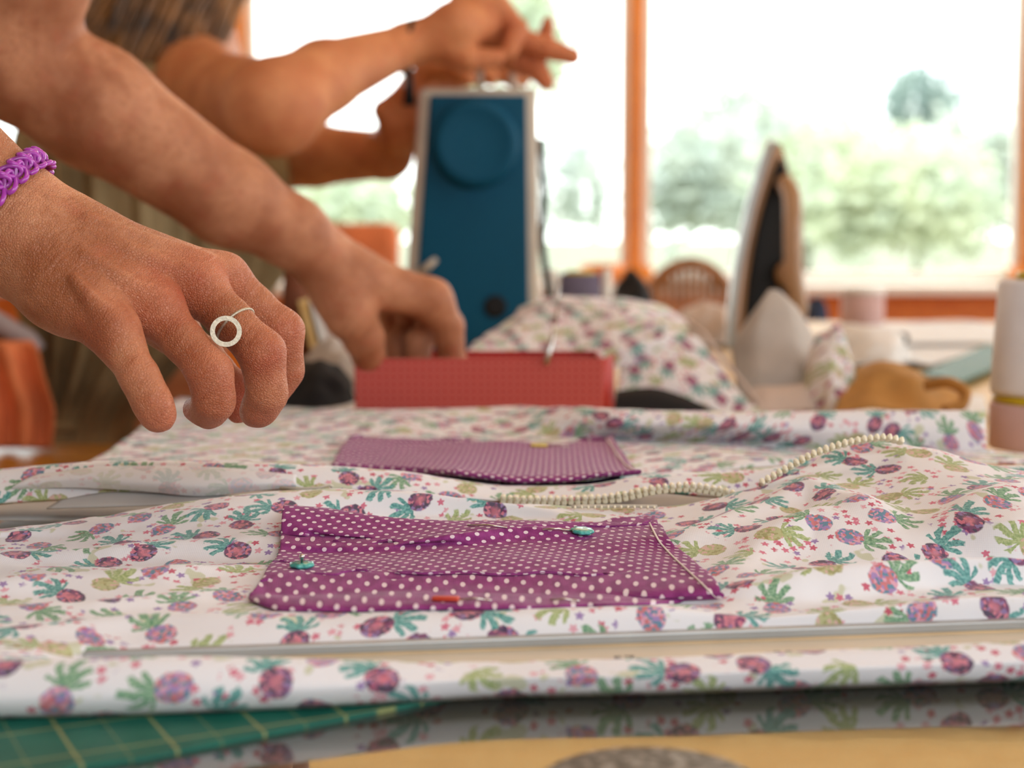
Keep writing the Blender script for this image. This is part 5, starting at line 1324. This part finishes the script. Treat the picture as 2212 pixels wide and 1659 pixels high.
limB += [chain([W3(905, 190, 1.84, 34), W3(925, 148, 1.83, 26), W3(985, 150, 1.80, 22), W3(1010, 170, 1.79, 18)]),
         chain([W3(915, 195, 1.86, 34), W3(960, 150, 1.85, 26), W3(1030, 148, 1.83, 22), W3(1060, 168, 1.82, 18)]),
         chain([W3(920, 205, 1.88, 34), W3(1000, 152, 1.87, 26), W3(1075, 150, 1.85, 22), W3(1105, 172, 1.84, 17)]),
         chain([W3(915, 215, 1.90, 32), W3(1000, 165, 1.90, 22), W3(1090, 158, 1.88, 19), W3(1130, 172, 1.87, 15)]),
         chain([W3(860, 300, 1.87, 34), W3(832, 240, 1.86, 26), W3(866, 205, 1.85, 20)])]
nB = (-0.385, 1.82, 1.10, 0.055); hB = (-0.345, 1.80, 1.285)
coreB += [(sB, nB, 0.03), (sBl, nB, 0.03), (nB, (-0.37, 1.81, 1.22, 0.050), 0.02), ((-0.40, 1.82, 1.02, 0.10), (-0.46, 1.82, 0.66, 0.10), 0.03)]
hpB, qB, RB = head_prims(hB, math.radians(-70), math.radians(-22)); coreB += hpB
bB = body('body', coreB, limB, M['skin_b'], pB, voxel=0.0030, kc=0.012, flush=[(W3(1180, 140, 1.65, 0), .03, .6), (W3(1100, 60, 1.62, 0), .02, .5), (W3(900, 200, 1.86, 0), .04, .3)], it=3)
face_bits(qB, RB, bB)
hair_strands('hair', qB, 0.34, pB, 9, n=330)
def SEC(py, cpx, half, Y, ry, pf): c = P(cpx, py, Y * 1000); return ((c.x, c.y, c.z), half / F * Y, ry, pf)
garment_tube('pleated_tunic', [SEC(1010, 180, 150, 1.80, .17, .8), SEC(950, 205, 128, 1.80, .165, .6), SEC(888, 225, 118, 1.80, .155, .3), SEC(800, 260, 150, 1.80, .16, 1), SEC(700, 295, 205, 1.80, .17, 1), SEC(560, 335, 262, 1.80, .19, 1), SEC(400, 335, 262, 1.80, .20, 1), SEC(260, 330, 235, 1.80, .20, .8), SEC(200, 330, 190, 1.80, .17, .4), SEC(160, 350, 130, 1.80, .12, 0), SEC(140, 365, 90, 1.80, .07, 0)], M['olive'], pB, pleat=0.075, npl=19, n=220)
wc = P(205, 888, 1800); tube('waist_tie', [(wc.x + 0.066 * math.cos(2*PI*k/32), wc.y + 0.158 * math.sin(2*PI*k/32), wc.z) for k in range(32)], 0.006, M['olive'], pB, closed=True)
garment_tube('skirt', [((-0.40, 1.80, 0.10), 0.20, 0.24, 1), ((-0.42, 1.80, 0.35), 0.18, 0.22, 1), ((-0.47, 1.80, 0.56), 0.13, 0.20, .8), ((-0.49, 1.80, 0.64), 0.09, 0.17, .6)], M['olive'], pB, pleat=0.045, npl=22, n=160)
for s_ in (-1, 1): put('shoe', bm_mesh(box_bm((0.24, 0.085, 0.07), (-0.30, 1.80 + s_ * 0.09, 0.035), bevel=0.03, segs=4)), M['dark'], pB)
sl = tube('tunic_sleeve', [P(270, 215, 1780), P(320, 205, 1750), P(368, 200, 1715)], [0.054, 0.053, 0.050], M['olive'], pB, n=24)
tube('tunic_yoke', [P(300, 205, 1760), (-0.40, 1.83, 1.055), (-0.375, 1.90, 1.06), (-0.36, 1.985, 1.05)], [0.050, 0.062, 0.062, 0.056], M['olive'], pB, n=24)
# hair tie on the wrist
wbp = P(882, 100, 1600)
hb = thing('black_wrist_strap', wbp, 'dark strap round the wrist of the hand above the machine, one end hanging down', 'strap')
tube('strap_loop', [wbp + Vector((0.006 * math.sin(a), 0.026 * math.cos(a), 0.026 * math.sin(a))) for a in [2 * PI * k / 24 for k in range(24)]], 0.0032, M['dark'], hb, closed=True)
tube('strap_end', [P(882, 140, 1590), P(884, 180, 1590), P(884, 228, 1590)], [0.004, 0.004, 0.007], M['dark'], hb)
